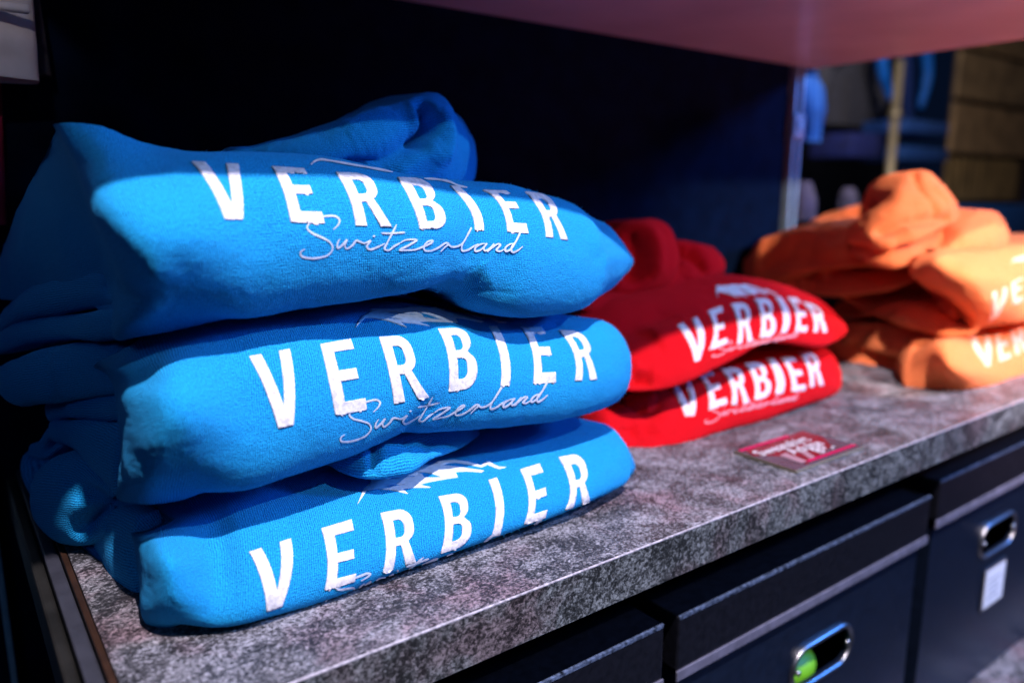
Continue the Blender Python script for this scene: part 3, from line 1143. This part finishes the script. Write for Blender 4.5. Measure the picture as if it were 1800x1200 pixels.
def lint(cloth_ob, parent, n, seed, mat):
    rg = random.Random(seed)
    me = cloth_ob.data
    vs, fs = [], []
    V = me.vertices
    while len(fs) < n:
        v = V[rg.randrange(len(V))]
        d = v.co-CAM
        if v.co.x < .125:
            continue
        if v.normal.dot(d) > .02*d.length and rg.random() > .1:
            continue
        if v.normal.dot(d)/d.length < -.35 and rg.random() > .15:
            continue
        nrm = (v.normal+Vector((rg.uniform(-1, 1), rg.uniform(-1, 1), rg.uniform(-1, 1)))*.8).normalized()
        L = rg.uniform(.0004, .0017)
        sd = nrm.cross(d).normalized()*.00006
        b = len(vs)
        p1 = v.co+nrm*L*.6
        p2 = p1+(nrm+Vector((rg.uniform(-1, 1), rg.uniform(-1, 1), rg.uniform(-1, 1)))*.8)*L*.5
        vs += [v.co-sd, v.co+sd, p1+sd*.8, p1-sd*.8, p2]
        fs += [(b, b+1, b+2, b+3), (b+3, b+2, b+4)]
    m = bpy.data.meshes.new('m')
    m.from_pydata([tuple(p) for p in vs], [], fs)
    o = link('lint', m, mat, parent)
    o['kind'] = 'stuff'


LINT = plain('blue_lint', (.03, .45, .9), .9)
for k, (o_, p_) in enumerate(((b1, h1), (b2, h2), (b3, h3))):
    lint(o_, p_, 4500, k, LINT)

r1o, r2o, r3o, r4o, r5o, r6o = (320, 260), (680, 280), (420, 560), (720, 540), (420, 860), (720, 780)
F1 = px_frames(r1o, 5, [
    ('V', [[(85, 128), (497, 148)], [(268, 380), (527, 395)], [(375, 630), (530, 632)]]),
    ('E', [[(785, 168), (1070, 188)], [(885, 368), (1160, 372)], [(955, 655), (1250, 665)]]),
    ('R', [[(1350, 218), (1672, 235)], [(1468, 440), (1760, 440)], [(1525, 685), (1842, 698)]])]) + px_frames(r2o, 5, [
    ('B', [[(90, 163), (385, 180)], [(218, 390), (475, 388)], [(285, 612), (535, 612)]]),
    ('I', [[(552, 238), (625, 243)], [(718, 428), (796, 425)], [(772, 628), (850, 630)]]),
    ('E', [[(840, 275), (1045, 282)], [(995, 405), (1160, 407)], [(1058, 640), (1242, 655)]]),
    ('R', [[(1212, 288), (1420, 312)], [(1352, 472), (1530, 490)], [(1398, 685), (1588, 715)]])])
F2 = px_frames(r3o, 5, [
    ('V', [[(90, 335), (445, 270)], [(230, 625), (490, 600)], [(345, 963), (478, 932)]]),
    ('E', [[(715, 228), (980, 183)], [(783, 520), (1065, 475)], [(848, 850), (1120, 797)]]),
    ('R', [[(1230, 165), (1510, 148)], [(1312, 455), (1592, 435)], [(1362, 750), (1668, 688)]])]) + px_frames(r4o, 5, [
    ('B', [[(248, 192), (510, 182)], [(335, 430), (575, 405)], [(343, 740), (595, 700)]]),
    ('I', [[(695, 170), (765, 170)], [(793, 425), (868, 420)], [(798, 692), (875, 685)]]),
    ('E', [[(973, 177), (1155, 178)], [(1078, 390), (1255, 385)], [(1085, 670), (1280, 660)]]),
    ('R', [[(1310, 207), (1515, 212)], [(1443, 410), (1618, 400)], [(1452, 648), (1643, 635)]])])
F3 = px_frames(r5o, 5, [
    ('V', [[(90, 550), (455, 432)], [(195, 790), (462, 725)], [(243, 1068), (375, 1022)]]),
    ('E', [[(723, 345), (988, 265)], [(777, 625), (1035, 560)], [(752, 883), (1015, 805)]]),
    ('R', [[(1242, 210), (1525, 155)], [(1292, 480), (1565, 420)], [(1262, 725), (1552, 635)]])]) + px_frames(r6o, 5, [
    ('B', [[(252, 465), (515, 420)], [(310, 700), (540, 650)], [(272, 958), (530, 870)]]),
    ('I', [[(692, 320), (765, 298)], [(755, 565), (827, 545)], [(720, 810), (790, 795)]]),
    ('E', [[(970, 228), (1140, 175)], [(1045, 470), (1215, 415)], [(1005, 705), (1190, 645)]]),
    ('R', [[(1310, 120), (1530, 80)], [(1408, 370), (1585, 315)], [(1365, 578), (1580, 505)]])])
c1, c2, c3 = Cloth(b1), Cloth(b2), Cloth(b3)
letters(c1, F1, h1, PRINT)
letters(c2, F2, h2, PRINT)
letters(c3, F3, h3, PRINT)
S3 = [(528, 448), (594, 382), (917, 434)]
script(c1, lambda p: p, h1, SCRIPT, 3.5)
script(c2, affine(S3, [(598, 773), (666, 703), (961, 694)]), h2, SCRIPT, 3.6)
script(c3, affine([(594, 382), (539.6, 400), (917, 434)], [(650, 1006), (592, 1033), (942, 924)]), h3, SCRIPT, 3.8, apart=True)
M3 = [(628, 887), (890, 821), (652, 841)]
for ml in ([(546, 291), (553, 285), (563, 282), (580, 284), (620, 291), (660, 298), (690, 304)],
           [(745, 315), (770, 317), (790, 321), (806, 328), (821, 331)]):
    lay('mountain_line', [stroke_bm(ml, 4.0, .0001)], c1, GREYPRINT, h1, off=.0005, graze=-.01, rimmed=False)
mountain(c2, affine(M3, [(624, 576), (890, 567), (650, 544)]), h2, GREYPRINT)
mountain(c3, lambda p: p, h3, GREYPRINT)

#SECTION_RED
# ------------------------------------------------------------------ red hoodies
GR = 'folded red hoodies in the middle stack'
q2 = hoodie((.7, .6, 0), 'red folded hoodie lying under the other red one, on the shelf', GR)
q1 = hoodie((.7, .6, .06), 'red folded hoodie on top of the red stack with its hood bunched behind', GR)
rb2 = cushion('body', [
    ((1070, 795, .520), (1060, 715, .54), .010, .20),
    ((1112, 800, .500), (1110, 712, .54), .020, .22),
    ((1160, 788, .494), (1170, 690, .535), .026, .24),
    ((1240, 762, .492), (1250, 652, .53), .028, .25),
    ((1320, 738, .492), (1320, 628, .53), .028, .25),
    ((1400, 712, .492), (1400, 612, .53), .026, .25),
    ((1440, 700, .496), (1440, 612, .53), .020, .24),
    ((1466, 685, .504), (1460, 630, .53), .010, .20),
], RED, q2, nu=140, nf=60, wr=.0014, seed=31, cap=(.012, .010),
    feats=[([(1100, 745), (1125, 770), (1150, 750)], .010, -.008), ([(1120, 790), (1160, 740), (1185, 700)], .010, .006),
           ([(1080, 760), (1100, 790)], .012, .004)])
rb1 = cushion('body', [
    ((1040, 670, .545), (1010, 560, .60), .008, .14),
    ((1085, 684, .520), (1060, 532, .60), .018, .18),
    ((1135, 684, .506), (1130, 512, .60), .030, .20),
    ((1190, 668, .500), (1200, 492, .60), .034, .20),
    ((1250, 640, .500), (1255, 484, .60), .034, .20),
    ((1320, 606, .502), (1310, 486, .60), .034, .20),
    ((1375, 603, .500), (1370, 499, .60), .032, .20),
    ((1430, 607, .500), (1420, 520, .58), .028, .20),
    ((1468, 595, .506), (1455, 543, .56), .016, .16),
    ((1482, 585, .515), (1476, 562, .54), .008, .10),
], RED, q1, nu=170, nf=80, wr=.0012, seed=32, ex=.62, cap=(.012, .006),
    feats=[([(1112, 662), (1150, 668)], .007, -.012), ([(1150, 600), (1200, 590)], .02, .004), ([(1110, 640), (1125, 652)], .006, .004), ([(1300, 610), (1330, 590), (1380, 580)], .012, -.004),
           ([(1250, 560), (1330, 540)], .02, -.004), ([(1040, 600), (1110, 575), (1200, 540)], .014, -.006), ([(1060, 660), (1110, 630)], .012, -.006), ([(1130, 590), (1230, 570)], .02, .003)])


def rside(parent, name, cols, mat=RED, **kw):
    kw.setdefault('nu', 70)
    kw.setdefault('nf', 36)
    kw.setdefault('wr', .0018)
    return cushion(name, cols, mat, parent, rot=math.pi/2, **kw)


rside(q1, 'hood_base', [((1030, 548, .60), (1040, 520, .61), .010, .06), ((1110, 530, .60), (1110, 500, .62), .012, .08),
                        ((1190, 512, .60), (1190, 470, .62), .012, .08), ((1245, 492, .61), (1240, 455, .63), .008, .07)], seed=33)
rside(q1, 'hood', [((1045, 520, .63), (1075, 430, .64), .016, .07), ((1095, 520, .62), (1095, 400, .64), .026, .08),
                   ((1130, 512, .615), (1125, 388, .64), .030, .09), ((1160, 500, .61), (1155, 390, .64), .026, .08),
                   ((1178, 490, .62), (1172, 425, .64), .014, .06)], seed=34, nu=80, nf=60,
      feats=[([(1105, 410), (1120, 440), (1112, 480)], .012, -.014, 1), ([(1140, 395), (1156, 440), (1150, 490)], .010, .008), ([(1060, 500), (1090, 470)], .01, -.006)])
rside(q1, 'hood_rim', [((1158, 492, .62), (1165, 425, .64), .010, .06), ((1195, 500, .61), (1200, 420, .64), .020, .07),
                       ((1235, 492, .61), (1235, 432, .64), .020, .07), ((1260, 482, .62), (1256, 446, .64), .010, .05)], seed=35,
      feats=[([(1172, 470), (1190, 446), (1225, 452), (1240, 470)], .008, -.013, 1), ([(1180, 428), (1240, 440)], .008, .006), ([(1180, 488), (1225, 487)], .008, .004)])
rside(q2, 'sleeve_fold', [((1075, 755, .56), (1080, 700, .57), .010, .08), ((1100, 745, .535), (1110, 690, .55), .016, .08),
                          ((1135, 725, .52), (1140, 685, .54), .012, .08)], seed=36)
R1 = px_frames((1150, 470), 5.143, [
    ('V', [[(205, 525), (380, 448)], [(300, 660), (455, 640)], [(362, 855), (408, 842)]]),
    ('E', [[(478, 398), (606, 350)], [(540, 560), (640, 520)], [(492, 750), (660, 690)]]),
    ('R', [[(690, 330), (855, 315)], [(755, 515), (885, 490)], [(745, 695), (885, 665)]]),
    ('B', [[(900, 285), (1060, 280)], [(965, 450), (1090, 440)], [(950, 645), (1100, 620)]]),
    ('I', [[(1085, 262), (1135, 265)], [(1165, 430), (1222, 430)], [(1140, 598), (1192, 590)]]),
    ('E', [[(1195, 268), (1285, 278)], [(1280, 420), (1375, 420)], [(1268, 595), (1375, 580)]]),
    ('R', [[(1335, 310), (1470, 345)], [(1435, 450), (1545, 455)], [(1435, 585), (1560, 582)]])])
R2 = px_frames((1150, 590), 5.143, [
    ('V', [[(140, 448), (300, 378)], [(220, 585), (372, 560)], [(278, 730), (362, 722)]]),
    ('E', [[(365, 352), (505, 315)], [(475, 480), (605, 450)], [(490, 670), (660, 610)]]),
    ('R', [[(592, 302), (785, 285)], [(690, 450), (835, 430)], [(695, 630), (855, 605)]]),
    ('B', [[(812, 252), (990, 240)], [(900, 405), (1045, 385)], [(905, 580), (1050, 550)]]),
    ('I', [[(1012, 205), (1072, 202)], [(1095, 370), (1168, 362)], [(1092, 530), (1162, 522)]]),
    ('E', [[(1140, 198), (1245, 190)], [(1225, 345), (1345, 330)], [(1242, 505), (1365, 490)]]),
    ('R', [[(1298, 150), (1450, 145)], [(1390, 300), (1510, 290)], [(1405, 465), (1530, 448)]])])
k1, k2 = Cloth(rb1), Cloth(rb2)
letters(k1, R1, q1, PRINT, 7)
letters(k2, R2, q2, PRINT, 7)
script(k1, affine(S3, [(1252, 626), (1286, 600), (1402, 588)]), q1, REDSCRIPT, 2.6)
script(k2, affine(S3, [(1239, 742), (1277, 705), (1402, 697)]), q2, REDSCRIPT, 2.6)
mountain(k1, affine(M3, [(1262, 524), (1366, 517), (1257, 503)]), q1, GREYPRINT, 8)

#SECTION_ORANGE
# ------------------------------------------------------------------ orange hoodies
GO = 'folded orange hoodies in the right stack'
o2 = hoodie((1.05, .6, 0), 'orange folded hoodie at the bottom of the orange stack, resting on the shelf', GO)
o1 = hoodie((1.05, .6, .07), 'orange folded hoodie on top of the orange stack with its hood heaped up', GO)
ob2 = cushion('body', [
    ([(1600, 700, .455), (1596, 680, .455), (1600, 640, .46), (1612, 600, .475)], .10),
    ([(1642, 704, .430), (1650, 676, .425), (1640, 650, .430), (1632, 622, .436), (1650, 592, .458)], .14),
    ([(1678, 698, .420), (1682, 670, .402), (1672, 645, .400), (1668, 615, .410), (1682, 590, .450)], .20),
    ((1730, 682, .415), (1730, 586, .455), .030, .24),
    ((1780, 664, .412), (1780, 570, .455), .030, .24),
    ((1840, 640, .412), (1840, 555, .455), .030, .24),
    ((1960, 600, .412), (1960, 520, .455), .030, .24),
    ((2060, 560, .420), (2060, 500, .455), .016, .20),
], ORANGE, o2, nu=170, nf=60, wr=.0012, seed=41, feats=[([(1640, 664), (1665, 680), (1692, 676)], .008, -.006),
                                                     ([(1700, 610), (1690, 650), (1710, 680)], .010, .002)])
ob1 = cushion('body', [
    ([(1640, 520, .50), (1618, 500, .50), (1600, 480, .505), (1596, 462, .515)], .10),
    ([(1690, 560, .450), (1668, 524, .455), (1630, 500, .465), (1610, 474, .475), (1612, 448, .490)], .12),
    ([(1702, 578, .432), (1706, 560, .425), (1690, 535, .422), (1660, 505, .430), (1636, 470, .445), (1640, 440, .475)], .18),
    ([(1728, 576, .425), (1734, 550, .402), (1722, 518, .396), (1700, 485, .402), (1684, 455, .425), (1684, 434, .468)], .22),
    ((1780, 566, .420), (1764, 430, .465), .036, .24),
    ((1840, 550, .420), (1840, 428, .465), .036, .24),
    ((1960, 515, .420), (1960, 415, .465), .034, .24),
    ((2060, 490, .430), (2060, 430, .465), .020, .20),
], ORANGE, o1, nu=180, nf=70, wr=.0012, seed=42, feats=[([(1700, 470), (1730, 530), (1740, 565)], .010, .003),
                                                      ([(1760, 440), (1770, 500)], .012, -.002)])


def oside(parent, name, cols, **kw):
    kw.setdefault('wr', .0022)
    kw.setdefault('wf', 60)
    return rside(parent, name, cols, mat=ORANGE, **kw)


# folds of the lower orange hoodie, seen at its left end
oside(o2, 'sleeve_fold', [((1500, 612, .60), (1505, 588, .61), .008, .06), ((1535, 618, .56), (1540, 570, .58), .022, .09),
                          ((1585, 622, .51), (1590, 563, .54), .030, .10), ((1632, 614, .475), (1636, 566, .50), .026, .10),
                          ((1662, 600, .455), (1668, 578, .47), .012, .08)], seed=43, nf=50, nu=90, cap=(.008, .006),
      feats=[([(1600, 575), (1612, 612)], .010, -.003)])
oside(o2, 'sleeve_fold', [((1470, 655, .62), (1478, 628, .63), .012, .07), ((1520, 660, .56), (1525, 614, .58), .022, .09),
                          ((1580, 668, .51), (1585, 618, .53), .024, .10), ((1632, 670, .465), (1630, 620, .49), .018, .10),
                          ((1650, 668, .45), (1648, 630, .47), .008, .08)], seed=44, nf=50, nu=90,
      feats=[([(1548, 620), (1552, 655)], .008, -.004)])
oside(o2, 'hem_roll', [((1470, 690, .60), (1475, 662, .61), .010, .07), ((1530, 698, .54), (1535, 660, .56), .016, .08),
                       ((1590, 708, .48), (1590, 664, .50), .020, .09), ((1640, 710, .440), (1640, 668, .46), .018, .09),
                       ((1680, 704, .420), (1682, 680, .43), .006, .08)], seed=45, nf=44, nu=90,
      feats=[([(1612, 676), (1622, 690)], .005, -.008), ([(1545, 665), (1550, 695)], .004, -.003)])
oside(o2, 'cuff', [((1478, 600, .62), (1480, 588, .63), .006, .04), ((1500, 603, .59), (1502, 580, .60), .012, .05),
                   ((1524, 596, .575), (1526, 574, .58), .008, .05)], seed=52, nu=40)
# folds of the upper orange hoodie
oside(o1, 'sleeve_fold', [((1470, 570, .66), (1480, 530, .67), .012, .08), ((1530, 558, .60), (1535, 520, .62), .018, .09),
                          ((1590, 550, .55), (1590, 514, .57), .016, .09), ((1640, 545, .51), (1640, 510, .53), .010, .08)], seed=46, nf=40)
oside(o1, 'sleeve_fold', [((1520, 552, .58), (1525, 540, .59), .006, .06), ((1575, 566, .53), (1572, 530, .55), .020, .08),
                          ((1630, 580, .475), (1622, 530, .50), .028, .09), ((1672, 590, .445), (1660, 548, .465), .022, .09),
                          ((1702, 590, .428), (1696, 568, .44), .008, .08)], seed=53, nf=44, nu=90)
oside(o1, 'inner_fold', [((1650, 556, .475), (1655, 530, .48), .006, .04), ((1680, 562, .452), (1680, 532, .46), .012, .04),
                         ((1698, 560, .445), (1696, 542, .45), .006, .04)], seed=54, nu=40)
oside(o1, 'sleeve_fold', [((1362, 500, .74), (1362, 468, .75), .012, .06), ((1385, 512, .71), (1380, 466, .73), .020, .08),
                          ((1412, 516, .68), (1408, 458, .71), .026, .09), ((1445, 520, .65), (1445, 474, .68), .024, .09),
                          ((1500, 520, .60), (1500, 474, .63), .026, .10), ((1560, 510, .555), (1560, 470, .58), .024, .10),
                          ((1600, 496, .53), (1604, 460, .55), .016, .09), ((1625, 478, .52), (1628, 455, .53), .006, .07)],
      seed=47, nf=50, nu=130, cap=(.010, .006),
      feats=[([(1396, 464), (1396, 505)], .008, -.010, 1), ([(1426, 466), (1430, 510)], .010, -.006)])
oside(o1, 'hood', [((1318, 500, .78), (1318, 452, .79), .012, .06), ((1345, 500, .75), (1342, 422, .77), .022, .09),
                   ((1385, 490, .71), (1385, 405, .74), .028, .10), ((1430, 480, .67), (1430, 393, .71), .032, .10),
                   ((1490, 474, .61), (1485, 384, .66), .034, .10), ((1550, 470, .565), (1545, 384, .61), .032, .10),
                   ((1610, 462, .53), (1605, 400, .56), .020, .09), ((1650, 450, .51), (1650, 410, .53), .008, .07)],
      seed=48, nu=140, nf=70, cap=(.010, .006),
      feats=[([(1345, 470), (1390, 450), (1450, 458), (1520, 462)], .016, -.012, 1), ([(1340, 430), (1400, 412), (1500, 398)], .014, .004)])
oside(o1, 'hood_back', [((1440, 400, .74), (1450, 385, .74), .006, .05), ((1500, 400, .70), (1500, 363, .71), .014, .06),
                        ((1560, 400, .66), (1550, 358, .67), .016, .06), ((1600, 400, .64), (1600, 365, .65), .010, .06)], seed=49)
oside(o1, 'hood_swirl', [((1508, 452, .555), (1512, 420, .57), .008, .06), ((1545, 468, .53), (1540, 410, .55), .022, .08),
                         ((1590, 462, .51), (1585, 405, .54), .026, .08), ((1640, 436, .50), (1630, 385, .53), .022, .08),
                         ((1678, 398, .50), (1672, 372, .52), .008, .05)], seed=55, nu=80, nf=50,
      feats=[([(1560, 440), (1620, 412), (1660, 392)], .007, -.006)])
oside(o1, 'hood_peak', [((1500, 425, .565), (1500, 392, .575), .006, .06), ((1540, 432, .53), (1540, 362, .55), .016, .06),
                        ((1578, 430, .51), (1574, 322, .54), .022, .07), ((1604, 425, .50), (1602, 302, .535), .024, .07),
                        ((1632, 410, .495), (1630, 306, .53), .022, .07), ((1660, 394, .50), (1656, 334, .525), .018, .06),
                        ((1682, 386, .51), (1677, 358, .525), .006, .05)],
      seed=50, nu=120, nf=80, cap=(.006, .004),
      feats=[([(1545, 408), (1590, 392), (1630, 384), (1668, 384)], .008, -.012, 1), ([(1608, 304), (1632, 345), (1652, 374)], .006, -.007, 1),
             ([(1530, 405), (1545, 425), (1575, 432)], .008, .008), ([(1640, 325), (1668, 360)], .006, .005), ([(1590, 325), (1565, 375)], .012, .003)])
oside(o1, 'hood_rim', [((1615, 450, .50), (1630, 432, .51), .008, .06), ((1655, 446, .48), (1662, 398, .50), .018, .07),
                       ((1700, 444, .465), (1698, 375, .495), .024, .07), ((1742, 442, .46), (1736, 370, .49), .020, .07),
                       ((1768, 430, .465), (1762, 398, .485), .008, .05)], seed=51, nf=44, nu=90, cap=(.006, .004),
      feats=[([(1640, 436), (1700, 438), (1750, 432)], .008, -.003), ([(1740, 385), (1760, 412)], .006, .003)])
k3, k4 = Cloth(ob1), Cloth(ob2)
O1 = [('V', [[(1744, 514), (1768, 504)], [(1743, 535), (1768, 525)], [(1738, 565), (1752, 556)]]),
      ('E', [[(1778, 497), (1797, 487)], [(1779, 512), (1796, 505)], [(1779, 536), (1797, 529)]]),
      ('R', [[(1812, 478), (1838, 470)], [(1814, 498), (1840, 490)], [(1814, 520), (1842, 512)]])]
O2 = [('V', [[(1706, 594), (1734, 586)], [(1716, 620), (1742, 614)], [(1733, 645), (1740, 643)]]),
      ('E', [[(1745, 584), (1764, 578)], [(1752, 608), (1772, 602)], [(1757, 636), (1777, 628)]]),
      ('R', [[(1772, 576), (1794, 570)], [(1780, 600), (1802, 593)], [(1786, 624), (1808, 616)]]),
      ('B', [[(1802, 568), (1826, 560)], [(1810, 590), (1832, 584)], [(1816, 614), (1838, 606)]])]
letters(k3, O1, o1, SILVER, 6)
letters(k4, O2, o2, SILVER, 6)
mountain(k3, affine(M3, [(1778, 466), (1830, 450), (1780, 455)]), o1, SILVER, 8)

#SECTION_BACK
# ------------------------------------------------------------------ the dim shop beyond the bay
DARKW = plain('dark_shop_wall', (.012, .012, .022), .7, noise=.4, scale=4)
wall = box('wall', (-1.5, 8, 4.2, 4.3, -1.4, 2.6), DARKW, None, .002)
tag(wall, kind='structure')
floor = box('floor', (-3, 9, -3, 4.2, -1.25, -1.2), plain('dark_floor', (.03, .03, .035), .5, noise=.3, scale=8), None, .002)
tag(floor, kind='structure')

# brass pole
BRASS = plain('brass_pole', (.34, .28, .19), .4, .5, noise=.15, scale=20)
pt, pb = on_y(1583, 95, 2.1), on_y(1560, 330, 2.1)
pole = empty('brass_pole', (pt.x, 2.1, -1.2), 'dull brass pole standing in the shop behind the orange stack', 'pole')
link('shaft', tube_mesh([(pt.x, 2.1, -1.19), (pt.x, 2.1, .9)], .022, 20), BRASS, pole)
link('foot', tube_mesh([(pt.x, 2.1, -1.2), (pt.x, 2.1, -1.185)], .09, 24), BRASS, pole)
link('collar', tube_mesh([(pt.x, 2.1, .62), (pt.x, 2.1, .65)], .031, 20), BRASS, pole)

# wooden plank wall at the far right
WOODS = [plain('plank_wood', c, .6, noise=.35, scale=9, bump=.001) for c in ((.30, .19, .10), (.25, .165, .09), (.22, .14, .055))]
yw = 2.3
wx0 = on_y(1682, 200, yw).x
crate = empty('plank_screen', (wx0, yw, -1.2), 'brown wooden plank screen with dark gaps at the far right', 'screen')
zs = [on_y(1740, p, yw).z for p in (15, 92, 99, 180, 189, 272, 280, 352)]
for k in range(4):
    z1, z0 = zs[2*k], zs[2*k+1]
    if k < 3:
        box('plank', (wx0-.01*k, wx0+1.3, yw, yw+.03, z0, z1), WOODS[k % 2], crate, .004)
for k in range(12):
    xx = wx0-.03+.09*k
    box('slat', (xx, xx+.082, yw+.004, yw+.03, zs[7], zs[6]), WOODS[2], crate, .003)
box('rear_board', (wx0, wx0+1.3, yw+.034, yw+.05, -.2, zs[0]), plain('dark_rear_board', (.05, .03, .02), .7), crate, .002)


# clothes in the background, each a small draped form
def garment(name, label, cat, px0, px1, pytop, pybot, y, col, hang=.04, seed=0, parts=True):
    m = plain(name+'_cloth', col, .9, noise=.3, scale=25)
    a, b = on_y(px0, pytop, y), on_y(px1, pytop, y)
    zb = on_y((px0+px1)/2, pybot, y).z
    zt = a.z
    r = empty(name, ((a.x+b.x)/2, y, zb), label, cat)
    cxm, w = (a.x+b.x)/2, (b.x-a.x)/2
    nv, nr = 48, 22
    vs, fs = [], []
    for i in range(nr):
        t = i/(nr-1)
        z = zt+(zb-zt)*t
        ww = w*(.55+.45*min(1, t*3.2)**.6)
        dd = hang*(.5+.5*min(1, t*2))
        for k in range(nv):
            q = 2*math.pi*k/nv
            f = 1+.10*t*math.sin(q*7+seed)+.05*t*math.sin(q*13+seed*2)
            vs.append((cxm+ww*math.cos(q)*f, y+dd*math.sin(q)*f, z))
    for i in range(nr-1):
        for k in range(nv):
            fs.append((i*nv+k, i*nv+(k+1) % nv, (i+1)*nv+(k+1) % nv, (i+1)*nv+k))
    fs.append(tuple(range(nv)))
    fs.append(tuple((nr-1)*nv+k for k in range(nv))[::-1])
    me = bpy.data.meshes.new('m')
    me.from_pydata(vs, [], fs)
    link('body', me, m, r)
    if parts:
        h = zt-zb
        for s in (-1, 1):
            link('sleeve', tube_mesh([(cxm+s*w*.55, y, zt-.06*h), (cxm+s*w*.98, y-.01, zt-.2*h), (cxm+s*w*1.12, y-.02, zt-.5*h),
                                      (cxm+s*w*1.1, y-.015, zt-.8*h)], [w*.22, w*.24, w*.20, w*.16], 14), m, r)
        link('collar', tube_mesh([(cxm+w*.3*math.cos(q), y+hang*.4*math.sin(q), zt+.005) for q in np.linspace(0, 2*math.pi, 17)[:-1]],
                                 w*.09, 8, True), m, r)
    return r


garment('dark_tshirt', 'dark grey shirt hanging in the dim shop left of the brass pole', 'shirt', 1446, 1540, 90, 222, 2.6, (.05, .05, .07), seed=2)
# bright blue sleeves of a jacket either side of the pole
BLUEJ = plain('bright_blue_cloth', (.0, .13, .60), .6, noise=.3, scale=30)
jk = empty('blue_coat', tuple(on_y(1590, 200, 2.4)), 'vivid blue padded coat hanging behind the brass pole', 'coat')
for nm, pl, rr in (('sleeve', ((1556, 40), (1550, 90), (1553, 130), (1566, 175)), (.034, .036, .032, .020)),
                   ('sleeve', ((1618, 40), (1628, 90), (1630, 135), (1618, 190)), (.030, .034, .030, .018)),
                   ('coat_front', ((1590, 30), (1590, 80), (1592, 140), (1596, 215)), (.05, .05, .045, .03))):
    pts = catmull(np.array([on_y(x, y_, 2.4 if nm == 'sleeve' else 2.5) for x, y_ in pl], float), 20)
    link(nm, tube_mesh([Vector(p) for p in pts], list(np.interp(np.linspace(0, 3, 20), range(4), rr)), 16),
         BLUEJ if nm == 'sleeve' else plain('coat_lining', (.0, .02, .14), .7), jk)

# display table with folded blue clothes behind the orange stack
def folded(label, px0, px1, py0, py1, y, col, cat='clothes', group=None):
    a, b = on_y(px0, py0, y), on_y(px1, py1, y)
    o = box('folded_garment', (a.x, b.x, y, y+.25, min(a.z, b.z), max(a.z, b.z)), plain('folded_cloth', col, .85, noise=.4, scale=30), None, .012, True)
    tag(o, label, cat, group)
    return o


GF = 'folded clothes on the far display'
folded('folded deep blue clothes right of the brass pole, upper of two', 1592, 1668, 208, 240, 2.2, (.01, .06, .26), group=GF)
folded('folded deep blue clothes right of the brass pole, lower of two', 1590, 1666, 256, 286, 2.2, (.005, .05, .22), group=GF)
folded('folded blue clothes under the wooden plank screen', 1690, 1840, 362, 420, 2.2, (.01, .10, .42), group=GF)
folded('folded dark blue clothes left of the brass pole', 1500, 1556, 232, 280, 2.2, (.004, .01, .10), group=GF)
garment('blue_jacket', 'blue jacket hanging just right of the steel upright', 'jacket', 1412, 1440, 130, 250, 1.5, (.0, .07, .32), seed=5)
garment('lilac_blouse', 'small lilac top seen low beside the steel upright', 'top', 1400, 1424, 318, 385, 1.3, (.08, .06, .10), seed=7, parts=False)
garment('lilac_bag', 'small lilac bag far behind the orange stack', 'bag', 1484, 1500, 330, 365, 1.8, (.07, .06, .11), seed=8, parts=False)

# white sweater and dark garment hanging beyond the left end
def hem(name, label, cat, pxr, pxrb, pyb, y, col, seed, xl=-.35, rib=True, th=.03):
    m = plain(name+'_knit', col, .9, noise=.12, scale=30, bump=.001)
    r = empty(name, tuple(on_y(pxr, pyb, y)), label, cat)
    zt = on_y(pxr, -160, y).z
    zb = on_y(pxrb, pyb, y).z
    x_t, x_b = on_y(pxr, 0, y).x, on_y(pxrb, pyb, y).x
    vs, fs = [], []
    nr, nv = 30, 60
    for i in range(nr):
        t = i/(nr-1)
        z = zt+(zb-zt)*t
        xr = x_t+(x_b-x_t)*min(1, t*1.0)
        bulge = 1+.10*math.sin(t*26)*(.3 < t < 1)
        for k in range(nv):
            q = 2*math.pi*k/nv
            cx, w = (xr+xl)/2, (xr-xl)/2
            c_, s_ = math.cos(q), math.sin(q)
            vs.append((cx+w*math.copysign(abs(c_)**.5, c_)*(1+.006*math.sin(q*9+t*5)), y+th*bulge*math.copysign(abs(s_)**.7, s_)*(1+.07*math.sin(q*11+seed+t*3)), z))
    for i in range(nr-1):
        for k in range(nv):
            fs.append((i*nv+k, i*nv+(k+1) % nv, (i+1)*nv+(k+1) % nv, (i+1)*nv+k))
    fs.append(tuple(range(nv)))
    fs.append(tuple((nr-1)*nv+k for k in range(nv))[::-1])
    me = bpy.data.meshes.new('m')
    me.from_pydata(vs, [], fs)
    link('body', me, m, r)
    if rib:
        zz = zb+.045
        box('hem_seam', (xl, x_b-.006, y-th*1.32, y-th*1.0, zz, zz+.006), m, r, .002, True)
    return r


hem('white_sweater', 'greyish white sweater hem hanging at the upper left edge', 'sweater', 52, 72, 146, .74, (.62, .56, .58), 1)
hem('black_sweater', 'black sweater edge hanging just behind the white sweater', 'sweater', 52, 94, 136, .775, (.03, .03, .04), 3, rib=False, th=.02)
hem('crimson_garment', 'dark crimson garment at the far left edge behind the blue stack', 'garment', 2, 14, 395, .79, (.20, .0, .03), 4, rib=False, th=.01)

# ------------------------------------------------------------------ render settings
scene.render.engine = 'CYCLES'
scene.cycles.max_bounces = 8
scene.cycles.sample_clamp_indirect = 4
